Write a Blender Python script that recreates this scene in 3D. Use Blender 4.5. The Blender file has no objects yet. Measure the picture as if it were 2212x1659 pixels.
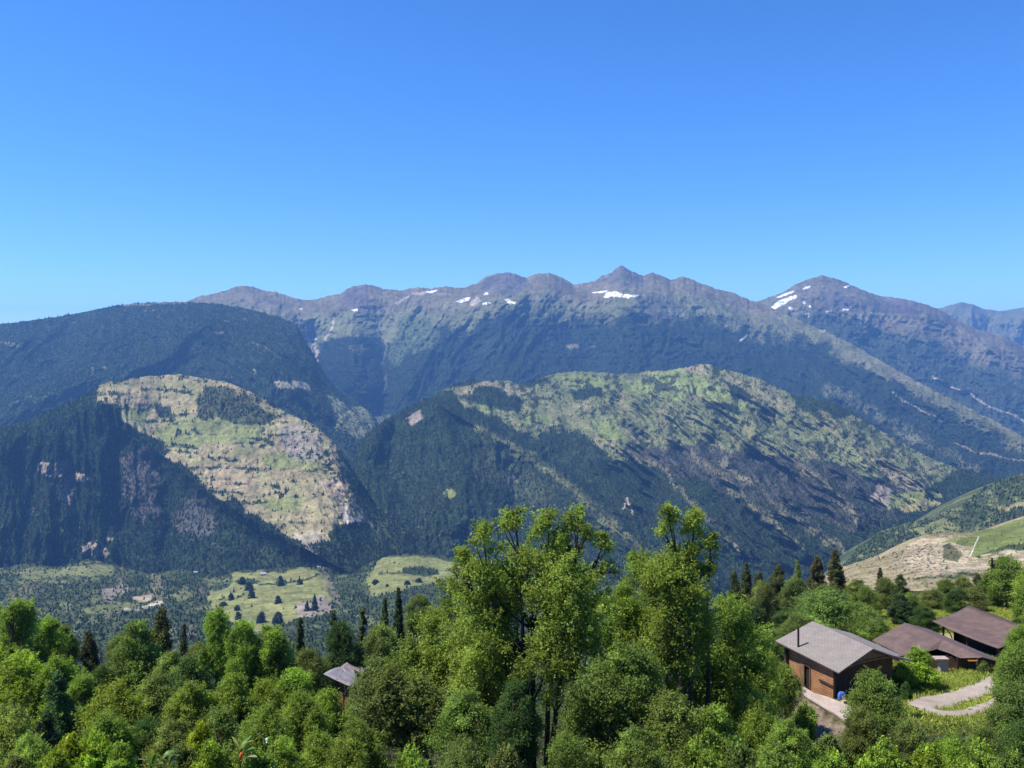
import bpy, math, random
import numpy as np

C = bpy.context.scene.collection
R = math.radians
F, CX, HY = 1916.0, 1106.0, 760.0      # focal length, centre column and horizon row of the survey sheet (2212 x 1659 units)


def at(x, y, d):
    """direction (x, y) of the survey seen from the viewpoint, at depth d -> world point"""
    return np.array([(x - CX) / F * d, d, -(y - HY) / F * d])


# ------------------------------------------------------------------ noise
def _hash(ix, iy, seed):
    h = (ix.astype(np.int64) * 374761393 + iy.astype(np.int64) * 668265263 + seed * 1442695041) & 0xFFFFFFFF
    h = ((h ^ (h >> 13)) * 1274126177) & 0xFFFFFFFF
    return ((h ^ (h >> 16)) & 0xFFFFFF) / float(0xFFFFFF)


def vnoise(x, y, seed=0):
    ix = np.floor(x).astype(np.int64); iy = np.floor(y).astype(np.int64)
    fx = x - ix; fy = y - iy
    def g(dx, dy):
        a = _hash(ix + dx, iy + dy, seed) * 2 * np.pi
        return np.cos(a) * (fx - dx) + np.sin(a) * (fy - dy)
    u = fx * fx * fx * (fx * (fx * 6 - 15) + 10); v = fy * fy * fy * (fy * (fy * 6 - 15) + 10)
    return 1.5 * ((g(0, 0) * (1 - u) + g(1, 0) * u) * (1 - v) + (g(0, 1) * (1 - u) + g(1, 1) * u) * v)


def fbm(x, y, octv=5, seed=0, gain=.5, ridged=False):
    s = 0; a = 1; n = 0
    for o in range(octv):
        v = vnoise(x * 2 ** o, y * 2 ** o, seed + 17 * o)
        if ridged: v = 1 - 2 * np.abs(v)
        s = s + a * v; n += a; a *= gain
    return s / n


def sstep(a, b, x):
    t = np.clip((x - a) / (b - a), 0, 1)
    return t * t * (3 - 2 * t)


def interp(pts, x):
    p = np.array(pts, float)
    return np.interp(x, p[:, 0], p[:, 1])


def smooth(a, k):
    if k < 1: return a
    p = np.pad(a, k, mode='edge')
    return np.convolve(p, np.ones(2 * k + 1) / (2 * k + 1), mode='valid')


def inpoly(x, y, pts):
    res = np.zeros(x.shape, bool)
    n = len(pts)
    for i in range(n):
        x0, y0 = pts[i]; x1, y1 = pts[(i + 1) % n]
        if y0 == y1: continue
        c = (y0 > y) != (y1 > y)
        res ^= c & (x < (x1 - x0) * (y - y0) / (y1 - y0) + x0)
    return res


def linedist(x, y, pts):
    """unsigned distance to polyline, signed side (+ right/below)"""
    best = np.full(x.shape, 1e9); side = np.zeros(x.shape)
    for (x0, y0), (x1, y1) in zip(pts[:-1], pts[1:]):
        dx, dy = x1 - x0, y1 - y0; l2 = dx * dx + dy * dy
        t = np.clip(((x - x0) * dx + (y - y0) * dy) / l2, 0, 1)
        ex = x - x0 - t * dx; ey = y - y0 - t * dy
        d = np.hypot(ex, ey); m = d < best
        best = np.where(m, d, best); side = np.where(m, np.sign(dx * ey - dy * ex), side)
    return best, side


# ------------------------------------------------------------------ mesh helpers
def mesh_np(name, V, Fc, mat=None, col=None, smooth_=True, uv=None, attr='tint'):
    """V (n,3); Fc (m,k) same-size faces; col (n,3) per vertex"""
    V = np.asarray(V, np.float32); Fc = np.asarray(Fc, np.int32)
    me = bpy.data.meshes.new(name)
    m, k = Fc.shape
    me.vertices.add(len(V)); me.vertices.foreach_set('co', V.ravel())
    me.loops.add(m * k); me.loops.foreach_set('vertex_index', Fc.ravel())
    me.polygons.add(m)
    me.polygons.foreach_set('loop_start', np.arange(0, m * k, k, dtype=np.int32))
    me.polygons.foreach_set('loop_total', np.full(m, k, np.int32))
    me.polygons.foreach_set('use_smooth', np.full(m, smooth_, bool))
    if col is not None:
        a = me.attributes.new(attr, 'FLOAT_COLOR', 'POINT')
        c4 = np.ones((len(V), 4), np.float32); c4[:, :3] = col
        a.data.foreach_set('color', c4.ravel())
    if uv is not None:
        l = me.uv_layers.new(name='UVMap')
        l.data.foreach_set('uv', np.asarray(uv, np.float32)[Fc.ravel()].ravel())
    if mat: me.materials.append(mat)
    me.update(calc_edges=True); me.validate()
    return me


def link(name, me, parent=None, **props):
    o = bpy.data.objects.new(name, me); C.objects.link(o)
    if parent: o.parent = parent
    for k, v in props.items(): o[k] = v
    return o


def empty(name, loc, label, cat, group=None, rz=0):
    o = bpy.data.objects.new(name, None); C.objects.link(o)
    o.location = loc; o.rotation_euler = (0, 0, rz); o.empty_display_size = .3
    o['label'] = label; o['category'] = cat
    if group: o['group'] = group
    return o


class MB:
    """collects polygons of any size, with uv, then links ONE mesh"""
    def __init__(s): s.v = []; s.f = []; s.uv = []
    def poly(s, pts, uv=None):
        i = len(s.v)
        s.v += [tuple(map(float, p)) for p in pts]; s.f.append(list(range(i, i + len(pts))))
        s.uv += list(uv) if uv is not None else [(0, 0)] * len(pts)
    def hexa(s, b, t, uvscale=None):
        """b,t: four bottom and four top points, counterclockwise seen from above"""
        s.poly(b[::-1]); s.poly(t)
        for i in range(4):
            j = (i + 1) % 4
            w = float(np.linalg.norm(np.array(b[j]) - np.array(b[i])))
            h0 = float(b[i][2]); h1 = float(t[i][2])
            s.poly([b[i], b[j], t[j], t[i]], [(0, h0), (w, h0), (w, h1), (0, h1)])
    def box(s, c, sx, sy, sz, yaw=0):
        ca, sa = math.cos(yaw), math.sin(yaw)
        q = [(-sx / 2, -sy / 2), (sx / 2, -sy / 2), (sx / 2, sy / 2), (-sx / 2, sy / 2)]
        P = [(c[0] + x * ca - y * sa, c[1] + x * sa + y * ca) for x, y in q]
        s.hexa([(x, y, c[2]) for x, y in P], [(x, y, c[2] + sz) for x, y in P])
    def beam(s, p, q, w, h=None, up=(0, 0, 1)):
        h = h or w
        p = np.array(p, float); q = np.array(q, float); t = q - p; t /= np.linalg.norm(t)
        u = np.cross(t, up)
        if np.linalg.norm(u) < 1e-3: u = np.cross(t, (1, 0, 0))
        u /= np.linalg.norm(u); n = np.cross(u, t)
        A = [p - u * w / 2 - n * h / 2, p + u * w / 2 - n * h / 2, p + u * w / 2 + n * h / 2, p - u * w / 2 + n * h / 2]
        B = [a + (q - p) for a in A]
        s.poly(A[::-1] if False else A); s.poly(B[::-1])
        for i in range(4):
            j = (i + 1) % 4
            s.poly([A[j], A[i], B[i], B[j]], [(0, 0), (1, 0), (1, 1), (0, 1)])
    def tube(s, pts, rad, n=8, cap=True):
        pts = [np.array(p, float) for p in pts]; rings = []
        for k, p in enumerate(pts):
            t = pts[min(k + 1, len(pts) - 1)] - pts[max(k - 1, 0)]; t /= np.linalg.norm(t)
            u = np.cross(t, (0, 0, 1)) if abs(t[2]) < .95 else np.cross(t, (1, 0, 0)); u /= np.linalg.norm(u); w = np.cross(t, u)
            rings.append([p + rad[k] * (math.cos(2 * math.pi * i / n) * u + math.sin(2 * math.pi * i / n) * w) for i in range(n)])
        for a, b in zip(rings[:-1], rings[1:]):
            for i in range(n):
                j = (i + 1) % n; s.poly([a[i], a[j], b[j], b[i]])
        if cap: s.poly(rings[-1]); s.poly(rings[0][::-1])
    def build(s, name, mat, parent=None, smooth_=False, weld=False, **props):
        me = bpy.data.meshes.new(name)
        me.from_pydata(s.v, [], s.f)
        l = me.uv_layers.new(name='UVMap')
        idx = [i for f in s.f for i in f]
        l.data.foreach_set('uv', np.array([s.uv[i] for i in idx], np.float32).ravel())
        if smooth_: me.polygons.foreach_set('use_smooth', [True] * len(me.polygons))
        me.materials.append(mat); me.update()
        import bmesh
        bm = bmesh.new(); bm.from_mesh(me)
        if weld: bmesh.ops.remove_doubles(bm, verts=bm.verts, dist=1e-4)
        if weld: bmesh.ops.recalc_face_normals(bm, faces=bm.faces)
        bm.to_mesh(me); bm.free()
        o = link(name, me, None, **props)
        if parent:
            o.parent = parent
            o.matrix_parent_inverse = parent_inverse(parent)
        return o


def parent_inverse(p):
    from mathutils import Matrix
    return (Matrix.Translation(p.location) @ p.rotation_euler.to_matrix().to_4x4()).inverted()


# ------------------------------------------------------------------ materials
def mat(name):
    m = bpy.data.materials.new(name); m.use_nodes = True
    nt = m.node_tree; nt.nodes.clear()
    out = nt.nodes.new('ShaderNodeOutputMaterial')
    return m, nt, out


def nd(nt, typ, **kw):
    n = nt.nodes.new(typ)
    for k, v in kw.items():
        if k in n.inputs: n.inputs[k].default_value = v
        else: setattr(n, k, v)
    return n


def mult(nt, a, b, fac=1.0):
    n = nt.nodes.new('ShaderNodeMix'); n.data_type = 'RGBA'; n.blend_type = 'MULTIPLY'
    n.inputs['Factor'].default_value = fac
    nt.links.new(a, n.inputs['A']); nt.links.new(b, n.inputs['B'])
    return n.outputs['Result']


def ramp_noise(nt, scale, lo, hi, detail=4, vec=None, rough=.6):
    n = nd(nt, 'ShaderNodeTexNoise'); n.inputs['Scale'].default_value = scale; n.inputs['Detail'].default_value = detail
    n.inputs['Roughness'].default_value = rough
    if vec is not None: nt.links.new(vec, n.inputs['Vector'])
    r = nd(nt, 'ShaderNodeMapRange'); r.inputs['From Min'].default_value = .3; r.inputs['From Max'].default_value = .7
    r.inputs['To Min'].default_value = lo; r.inputs['To Max'].default_value = hi
    nt.links.new(n.outputs['Fac'], r.inputs['Value'])
    return r.outputs['Result'], n


def terrain_mat(name, s1, s2, bump, bscale):
    m, nt, out = mat(name)
    b = nd(nt, 'ShaderNodeBsdfPrincipled'); b.inputs['Roughness'].default_value = .95
    b.inputs['Specular IOR Level'].default_value = 0
    a = nd(nt, 'ShaderNodeAttribute'); a.attribute_name = 'albedo'
    g = nd(nt, 'ShaderNodeNewGeometry')
    v1, _ = ramp_noise(nt, s1, .62, 1.38, 6, g.outputs['Position'], .7)
    v2, _ = ramp_noise(nt, s2, .7, 1.3, 4, g.outputs['Position'])
    c = mult(nt, mult(nt, a.outputs['Color'], v1), v2)
    nt.links.new(c, b.inputs['Base Color'])
    n = nd(nt, 'ShaderNodeTexNoise'); n.inputs['Scale'].default_value = bscale; n.inputs['Detail'].default_value = 6
    n.inputs['Roughness'].default_value = .7
    nt.links.new(g.outputs['Position'], n.inputs['Vector'])
    bp = nd(nt, 'ShaderNodeBump'); bp.inputs['Distance'].default_value = bump; bp.inputs['Strength'].default_value = 1
    nt.links.new(n.outputs['Fac'], bp.inputs['Height']); nt.links.new(bp.outputs['Normal'], b.inputs['Normal'])
    nt.links.new(b.outputs['BSDF'], out.inputs['Surface'])
    return m


def leaf_mat(name, transl=.35, gloss=.25, objcol=True):
    m, nt, out = mat(name)
    a = nd(nt, 'ShaderNodeAttribute'); a.attribute_name = 'tint'
    c = a.outputs['Color']
    if objcol:
        o = nd(nt, 'ShaderNodeObjectInfo')
        c = mult(nt, c, o.outputs['Color'])
    d = nd(nt, 'ShaderNodeBsdfPrincipled'); d.inputs['Roughness'].default_value = .55
    d.inputs['Specular IOR Level'].default_value = gloss
    nt.links.new(c, d.inputs['Base Color'])
    t = nd(nt, 'ShaderNodeBsdfTranslucent')
    hs = nd(nt, 'ShaderNodeHueSaturation'); hs.inputs['Hue'].default_value = .485; hs.inputs['Saturation'].default_value = 1.1
    hs.inputs['Value'].default_value = 1.25
    nt.links.new(c, hs.inputs['Color']); nt.links.new(hs.outputs['Color'], t.inputs['Color'])
    mx = nd(nt, 'ShaderNodeMixShader'); mx.inputs['Fac'].default_value = transl
    nt.links.new(d.outputs['BSDF'], mx.inputs[1]); nt.links.new(t.outputs['BSDF'], mx.inputs[2])
    nt.links.new(mx.outputs['Shader'], out.inputs['Surface'])
    return m


def simple(name, col, rough=.8, var=.25, scale=3.0, bump=0.0, spec=.3, stretch=None, metal=0):
    """plain weathered surface: base colour varied by two noises"""
    m, nt, out = mat(name)
    b = nd(nt, 'ShaderNodeBsdfPrincipled'); b.inputs['Roughness'].default_value = rough
    b.inputs['Specular IOR Level'].default_value = spec; b.inputs['Metallic'].default_value = metal
    tc = nd(nt, 'ShaderNodeTexCoord'); vec = tc.outputs['Object']
    if stretch:
        mp = nd(nt, 'ShaderNodeMapping'); mp.inputs['Scale'].default_value = stretch
        nt.links.new(vec, mp.inputs['Vector']); vec = mp.outputs['Vector']
    rgb = nd(nt, 'ShaderNodeRGB'); rgb.outputs[0].default_value = (*col, 1)
    v1, n1 = ramp_noise(nt, scale, 1 - var, 1 + var, 6, vec, .65)
    v2, _ = ramp_noise(nt, scale * 9, 1 - var * .6, 1 + var * .6, 3, vec)
    nt.links.new(mult(nt, mult(nt, rgb.outputs[0], v1), v2), b.inputs['Base Color'])
    if bump:
        bp = nd(nt, 'ShaderNodeBump'); bp.inputs['Distance'].default_value = bump
        nt.links.new(n1.outputs['Fac'], bp.inputs['Height']); nt.links.new(bp.outputs['Normal'], b.inputs['Normal'])
    nt.links.new(b.outputs['BSDF'], out.inputs['Surface'])
    return m


def brick_mat(name, c1, c2, mortar, bw, bh, msize, rough=.85, bump=.02, streak=.3, offset=.5):
    """roof tiles / boards laid in UV metres"""
    m, nt, out = mat(name)
    b = nd(nt, 'ShaderNodeBsdfPrincipled'); b.inputs['Roughness'].default_value = rough; b.inputs['Specular IOR Level'].default_value = .25
    uv = nd(nt, 'ShaderNodeUVMap')
    wob = nd(nt, 'ShaderNodeTexNoise'); wob.inputs['Scale'].default_value = 1.3
    nt.links.new(uv.outputs['UV'], wob.inputs['Vector'])
    mxv = nt.nodes.new('ShaderNodeMix'); mxv.data_type = 'VECTOR'; mxv.inputs['Factor'].default_value = .06
    nt.links.new(uv.outputs['UV'], mxv.inputs[4]); nt.links.new(wob.outputs['Color'], mxv.inputs[5])
    t = nd(nt, 'ShaderNodeTexBrick'); t.offset = offset
    t.inputs['Color1'].default_value = (*c1, 1); t.inputs['Color2'].default_value = (*c2, 1); t.inputs['Mortar'].default_value = (*mortar, 1)
    t.inputs['Scale'].default_value = 1; t.inputs['Brick Width'].default_value = bw; t.inputs['Row Height'].default_value = bh
    t.inputs['Mortar Size'].default_value = msize; t.inputs['Mortar Smooth'].default_value = .2; t.inputs['Bias'].default_value = 0
    nt.links.new(mxv.outputs[1], t.inputs['Vector'])
    v1, _ = ramp_noise(nt, 1.2, 1 - streak, 1 + streak, 6, uv.outputs['UV'], .7)
    v2, _ = ramp_noise(nt, 14, 1 - streak * .6, 1 + streak * .6, 3, uv.outputs['UV'])
    nt.links.new(mult(nt, mult(nt, t.outputs['Color'], v1), v2), b.inputs['Base Color'])
    bp = nd(nt, 'ShaderNodeBump'); bp.inputs['Distance'].default_value = bump; bp.invert = True
    nt.links.new(t.outputs['Fac'], bp.inputs['Height']); nt.links.new(bp.outputs['Normal'], b.inputs['Normal'])
    nt.links.new(b.outputs['BSDF'], out.inputs['Surface'])
    return m


FAR_MAT = terrain_mat('mountain_ground', .004, .02, 25, .012)
MID_MAT = terrain_mat('hill_ground', .012, .06, 9, .03)
NEAR_MAT = terrain_mat('slope_ground', .5, 3.5, .12, 2.2)
WOOD_FAR = leaf_mat('far_foliage', .10, 0.0, objcol=False)
LEAF = leaf_mat('leaf', .5, .16)
NEEDLE = leaf_mat('needle', .15, .18)
GRASS = leaf_mat('grass_blade', .35, .12, objcol=False)
BARK = simple('bark', (.055, .043, .032), .95, .4, 6, .02, .1, (1, 1, .25))

# ------------------------------------------------------------------ far landforms
FOREST, MEADOW, DRY = (.024, .036, .018), (.160, .178, .060), (.248, .205, .112)
ROCK, SCREE, ALP, SNOW = (.140, .116, .070), (.34, .29, .225), (.122, .122, .058), (.84, .85, .88)
SCRUB = (.10, .105, .055)
CLIFF = (.17, .14, .125)


class Cover:
    """land cover on a landform: ground colour and how densely trees stand"""
    def __init__(s, x, y, base, dens, seed):
        s.x, s.y, s.seed = x, y, seed
        s.col = np.zeros(x.shape + (3,)); s.col[:] = base
        s.den = np.full(x.shape, float(dens))
        s.nx = fbm(x / 45, y / 45, 5, seed) ; s.ny = fbm(x / 45, y / 45, 5, seed + 99)
        s.fine = fbm(x / 14, y / 9, 4, seed + 7)
    def blend(s, m, col, den):
        s.col += (np.array(col) - s.col) * m[..., None]
        if den is not None: s.den += (den - s.den) * m
    def poly(s, pts, col, den, warp=14, amount=1.0):
        xs = [p[0] for p in pts]; ys = [p[1] for p in pts]
        m = 0                                    # ragged, feathered edge
        for ax, ay, fx, fy in ((2.2, 1.4, 0, 0), (2.6, 1.0, .8, .5), (1.7, 1.9, -.8, .4), (2.2, 1.4, .3, -.7)):
            m = m + inpoly(s.x + s.nx * warp * ax + s.fine * warp * fx, s.y + s.ny * warp * ay + s.fine * warp * fy, pts) * .25
        m = m * amount
        s.blend(m, col, den)
    def line(s, pts, col, den, w, warp=5, amount=1.0):
        d, _ = linedist(s.x + s.nx * warp * 2, s.y + s.ny * warp * 2, pts)
        gap = .35 + .65 * sstep(-.30, .12, s.nx + .6 * s.fine) if w > 3.5 else 1
        s.blend((1 - sstep(w * .35, w * 1.15, d + s.fine * w * .9)) * amount * gap, col, den)
    def blob(s, x, y, rx, ry, col, den, warp=8, amount=1.0):
        q = np.hypot((s.x + s.nx * warp - x) / rx, (s.y + s.ny * warp - y) / ry)
        s.blend((1 - sstep(.8, 1.0, q)) * amount, col, den)


LAND = {}
TEXT = dict(distant_ridge=('faint bluish ridge at the far right of the skyline', 'ridge', 'distant ridge'),
            snowy_peak=('separate pointed peak with snow patches at right', 'mountain', 'flank of the snowy peak at right'),
            mountain_range=('long rocky mountain range with small snow patches in the middle', 'mountain', 'long slopes of the main range'),
            forested_hill=('rounded dark forested hill at the left skyline', 'hill', 'rounded hill at the left skyline'),
            meadow_hill=('hill with tan and green meadow steps above dark cliffs', 'hill', 'hill with the meadow steps'),
            upland_hill=('broad hill with green upland meadows and ribbed lower slopes', 'hill', 'broad hill with upland meadows'),
            valley_slope=('wooded valley side rising towards the right edge', 'hill', 'valley side near the right edge'),
            rocky_knoll=('tan rocky knoll with a green meadow at right', 'hill', 'tan rocky knoll'),
            valley_floor=('valley floor with pale green fields at left', 'valley', 'valley floor around the fields'))


def snow(c, patches):
    """old snow: ragged, with rock showing through and dirty rims"""
    f = fbm(c.x / 5, c.y / 3, 3, c.seed + 60)
    for p in patches:
        q = np.array(p, float); q = q.mean(0) + (q - q.mean(0)) * np.array([.95, .80])
        m = inpoly(c.x + c.nx * 6 + f * 2, c.y + c.ny * 4 + f * 1.5, [tuple(t_) for t_ in q])
        c.blend(m * .75, (.36, .345, .32), 0)
        c.blend(m * (1 - sstep(-.02, .28, f)) * .95, SNOW, 0)


def landform(name, crest, base_y, dc, db, step, xr, seed, relief, cover_fn, matl, prof=1.0, sm=1, crest_rough=2.0, ridges=(), drop=.35):
    """one hill or range: front slope from its foot to its crest, and a back slope falling away behind it"""
    x = np.arange(xr[0], xr[1] + step, step)
    cy = smooth(interp(crest, x), sm)
    cy = cy + crest_rough * fbm(x / 22, x * 0 + seed, 4, seed + 3) + crest_rough * .8 * fbm(x / 8, x * 0 + seed, 3, seed + 4)
    by = interp(base_y, x) if isinstance(base_y, (list, tuple)) else np.full(x.shape, float(base_y))
    by = np.maximum(by, cy + 30)
    dcr = interp(dc, x) if isinstance(dc, (list, tuple)) else np.full(x.shape, float(dc))
    dba = interp(db, x) if isinstance(db, (list, tuple)) else np.full(x.shape, float(db))
    n = int(max(60, np.max(by - cy) / (step * .9)))
    v = np.linspace(0, 1, n)[:, None]
    X = np.repeat(x[None, :], n, 0)
    cs = smooth(cy, int(34 / step))         # the slope follows the broad form, the rim carries the crags
    Y = by + (cs - by) * v + (cy - cs) * np.clip((v - .90) / .10, 0, 1) ** 1.5
    D = dba + (dcr - dba) * v ** prof
    disp = np.zeros_like(X)
    warp = 25 * fbm(X / 130, Y / 130, 3, seed + 31)
    for amp, wl, st, rg, *dirn in relief:        # metres along the view, wavelength, stretch down the fall line, ridged?, fall line and where
        ang, m = R(90), 1.0
        if dirn:
            ang = R(dirn[0]); x0, x1, x2, x3 = dirn[1]; m = sstep(x0, x1, X) * (1 - sstep(x2, x3, X))
        along = X * math.cos(ang) + Y * math.sin(ang); across = X * math.sin(ang) - Y * math.cos(ang) + warp
        disp += m * amp * fbm(across / wl, along / (wl * st), 5, seed + int(wl), .5, rg)
    for pts, h, wl, wr in ridges:                # a spur (h > 0) or a gully (h < 0) with its two flanks
        d, s = linedist(X + 4 * fbm(X / 20, Y / 20, 3, seed + 8), Y, pts)
        w = np.where(s > 0, wr, wl)
        disp += h * np.clip(1 - d / w, 0, 1) ** 1.3
    fade = 1 - sstep(.90, 1.0, v)
    D = D - disp * (.12 + .88 * fade)
    P = np.stack([(X - CX) / F * D, D, -(Y - HY) / F * D], -1)
    # back slope
    nb = 14
    k = np.linspace(0, 1, nb + 1)[1:, None]
    ctop = P[-1]
    depth = (dcr - dba) * .9
    B = np.stack([np.repeat(ctop[None, :, 0], nb, 0) * (1 + k * .12), ctop[None, :, 1] + depth * k,
                  ctop[None, :, 2] - depth * np.maximum(drop, (cy - HY) / F + .22)[None, :] * 1.0 * (.35 * k ** 1.4 + .65 * k) if True else ctop[None, :, 2] - depth * drop * (.35 * k ** 1.4 + .65 * k)], -1)
    # thin the rim
    G = np.concatenate([P, B], 0)
    cv = cover_fn(X, Y, (by - Y) / np.maximum(by - cy, 1), cy)
    col = np.concatenate([cv.col, np.repeat(cv.col[-1][None], nb, 0)], 0)
    col = col * (1 + .18 * fbm(np.concatenate([X, X[:nb]], 0) / 7, np.concatenate([Y, Y[:nb] - 900], 0) / 5, 3, seed + 5))[..., None]
    r, c = G.shape[:2]
    i = np.arange(r * c).reshape(r, c)
    f = np.stack([i[:-1, :-1], i[:-1, 1:], i[1:, 1:], i[1:, :-1]], -1).reshape(-1, 4)
    me = mesh_np(name, G.reshape(-1, 3), f, matl, col.reshape(-1, 3).clip(0.004, .95), True, attr='albedo')
    o = link(name, me, None, kind='structure', label=TEXT[name][0], category=TEXT[name][1])
    LAND[name] = (P, cv.den, X, Y)
    return o


RG = np.random.default_rng(11)
CONE = (np.array([(math.cos(a), math.sin(a), 0) for a in np.arange(6) * math.pi / 3] + [(0, 0, 1)]),
        np.array([(i, (i + 1) % 6, 6) for i in range(6)]))
_o = [(1, 0, .45), (0, 1, .5), (-1, 0, .42), (0, -1, .5), (0, 0, 1), (.1, 0, .05)]
BLOB = (np.array(_o, float), np.array([(0, 1, 4), (1, 2, 4), (2, 3, 4), (3, 0, 4), (1, 0, 5), (2, 1, 5), (3, 2, 5), (0, 3, 5)]))


def wood(name, land, n, hgt, rad, conifer, cols, seed, xr=(-420, 2620), label=None):
    """the far-off wood on a landform, one mass of small trees"""
    rng = np.random.default_rng(seed)
    P, den, X, Y = LAND[land]
    a = P[:-1, :-1]; b = P[:-1, 1:]; c = P[1:, :-1]
    area = np.linalg.norm(np.cross(b - a, c - a), axis=-1)
    w = area * np.clip(den[:-1, :-1], 0, 1) * ((X[:-1, :-1] > xr[0]) & (X[:-1, :-1] < xr[1]))
    w = (w / a[..., 1] ** .6).ravel(); w /= w.sum()
    idx = rng.choice(len(w), n, p=w)
    r, cc = np.unravel_index(idx, area.shape)
    u = rng.random((n, 1)); v = rng.random((n, 1))
    pos = (P[r, cc] * (1 - u) * (1 - v) + P[r, cc + 1] * u * (1 - v) + P[r + 1, cc] * (1 - u) * v + P[r + 1, cc + 1] * u * v)
    patch = fbm(pos[:, 0] / 260, pos[:, 1] / 260, 4, seed + 2)
    isc = rng.random(n) < np.clip(conifer + patch * .8, 0, 1)
    h = (hgt[0] + (hgt[1] - hgt[0]) * rng.random(n) ** 1.4) * (1 + .5 * patch)
    rr = rad[0] + (rad[1] - rad[0]) * rng.random(n)
    Vs, Fs, Cs = [], [], []; off = 0
    for tpl, m, hs in ((CONE, isc, 1.15), (BLOB, ~isc, .8)):
        k = int(m.sum())
        if not k: continue
        T, Fa = tpl
        j = 1 + .35 * rng.standard_normal((k, len(T), 1)) * np.array([1, 1, .35])
        ang = rng.random(k) * 6.28; ca, sa = np.cos(ang), np.sin(ang)
        L = T[None] * j
        Lx = L[..., 0] * ca[:, None] - L[..., 1] * sa[:, None]; Ly = L[..., 0] * sa[:, None] + L[..., 1] * ca[:, None]
        V = np.stack([Lx * rr[m][:, None], Ly * rr[m][:, None], L[..., 2] * (h[m] * hs)[:, None] - 1.5], -1) + pos[m][:, None, :]
        Fs.append((Fa[None] + (np.arange(k) * len(T))[:, None, None] + off).reshape(-1, 3)); off += k * len(T)
        base = np.array(cols[0] if tpl is CONE else cols[1])
        tint = base[None] * np.exp(.36 * rng.standard_normal((k, 1)) + .75 * patch[m][:, None]) * (1 + .12 * rng.standard_normal((k, 3)))
        Vs.append(V.reshape(-1, 3)); Cs.append(np.repeat(tint, len(T), 0))
    me = mesh_np(name, np.concatenate(Vs), np.concatenate(Fs), WOOD_FAR, np.concatenate(Cs).clip(.003, .3), False)
    return link(name, me, None, kind='stuff', label='far-off wood covering the ' + TEXT[land][2], category='forest')


CON, BRO = (.025, .038, .019), (.045, .064, .026)

# --- farthest ridge, right
def cov0(x, y, t, cy):
    c = Cover(x, y, ALP, 0, 5); c.blend(sstep(.1, .5, c.fine + c.nx) * .6, ROCK, 0)
    return c
landform('distant_ridge', [(1800, 700), (1960, 678), (2035, 664), (2075, 653), (2100, 657), (2125, 667), (2160, 672), (2190, 668), (2212, 664), (2300, 655), (2800, 690)],
         960, 15500, 11500, 2.6, (1850, 2800), 5, [(500, 70, 1.6, True), (120, 20, 1.3, True)], cov0, FAR_MAT)

# --- peak with snow, right
SNOW2 = [[(1658, 670), (1668, 664), (1682, 651), (1700, 641), (1724, 632), (1722, 640), (1706, 650), (1694, 659), (1680, 669), (1668, 672)],
         [(1679, 644), (1692, 636), (1716, 625), (1717, 629), (1696, 640), (1682, 647)], [(1734, 625), (1741, 619), (1752, 617), (1748, 622)],
         [(1821, 623), (1834, 614), (1836, 616), (1826, 624)], [(1702, 667), (1708, 661), (1715, 665), (1709, 670)],
         [(1733, 653), (1738, 647), (1743, 651), (1738, 657)], [(1745, 660), (1749, 657), (1754, 664), (1750, 665)],
         [(1819, 671), (1823, 664), (1834, 667), (1833, 671)], [(1781, 672), (1788, 669), (1799, 672), (1788, 674)],
         [(1876, 678), (1881, 674), (1886, 679)], [(1736, 685), (1746, 682), (1744, 687)], [(1738, 679), (1746, 676), (1745, 680)], [(1777, 716), (1782, 712), (1786, 717)]]
def cov2(x, y, t, cy):
    c = Cover(x, y, (.045, .056, .036), .35, 21)
    up = 1 - sstep(40, 95, y - cy + 30 * c.nx + 12 * c.fine)
    c.blend(up, ALP, .03)
    c.blend((1 - sstep(55, 85, y - cy + 26 * c.ny)) * sstep(1660, 1720, x) * .9, ROCK, 0)
    c.blend(sstep(.15, .45, c.fine) * up * .4, (.21, .18, .15), 0)
    c.poly([(1770, 640), (1800, 625), (1850, 650), (1840, 670), (1790, 668)], (.09, .08, .075), 0, 6, .8)
    c.poly([(1850, 660), (1900, 645), (1960, 650), (2010, 665), (1980, 680), (1900, 672)], (.10, .085, .08), 0, 6, .8)
    c.line([(2016, 815), (2094, 853), (2169, 890), (2230, 915)], SCREE, 0, 3, 5, .8)
    snow(c, SNOW2)
    return c
landform('snowy_peak', [(1400, 760), (1500, 705), (1600, 662), (1640, 650), (1665, 641), (1690, 632), (1720, 613), (1750, 602), (1765, 598), (1775, 594), (1786, 597), (1800, 600), (1830, 611), (1860, 625),
                        (1900, 639), (1950, 645), (2000, 657), (2035, 672), (2075, 695), (2120, 715), (2170, 728), (2212, 750), (2300, 790), (2800, 950)],
         1130, 10400, [(1500, 7000), (2212, 6200), (2800, 5600)], 1.7, (1450, 2800), 21,
         [(260, 130, 1.5, False), (62, 40, 1.0, True), (34, 14, .9, True), (130, 52, 4.5, True, 30, (1700, 1850, 3000, 3100)), (44, 20, 4.5, True, 30, (1700, 1850, 3000, 3100)), (90, 40, 3, True, 120, (1500, 1600, 1720, 1820))], cov2, FAR_MAT, 1.0, 1, 2.2)

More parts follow.
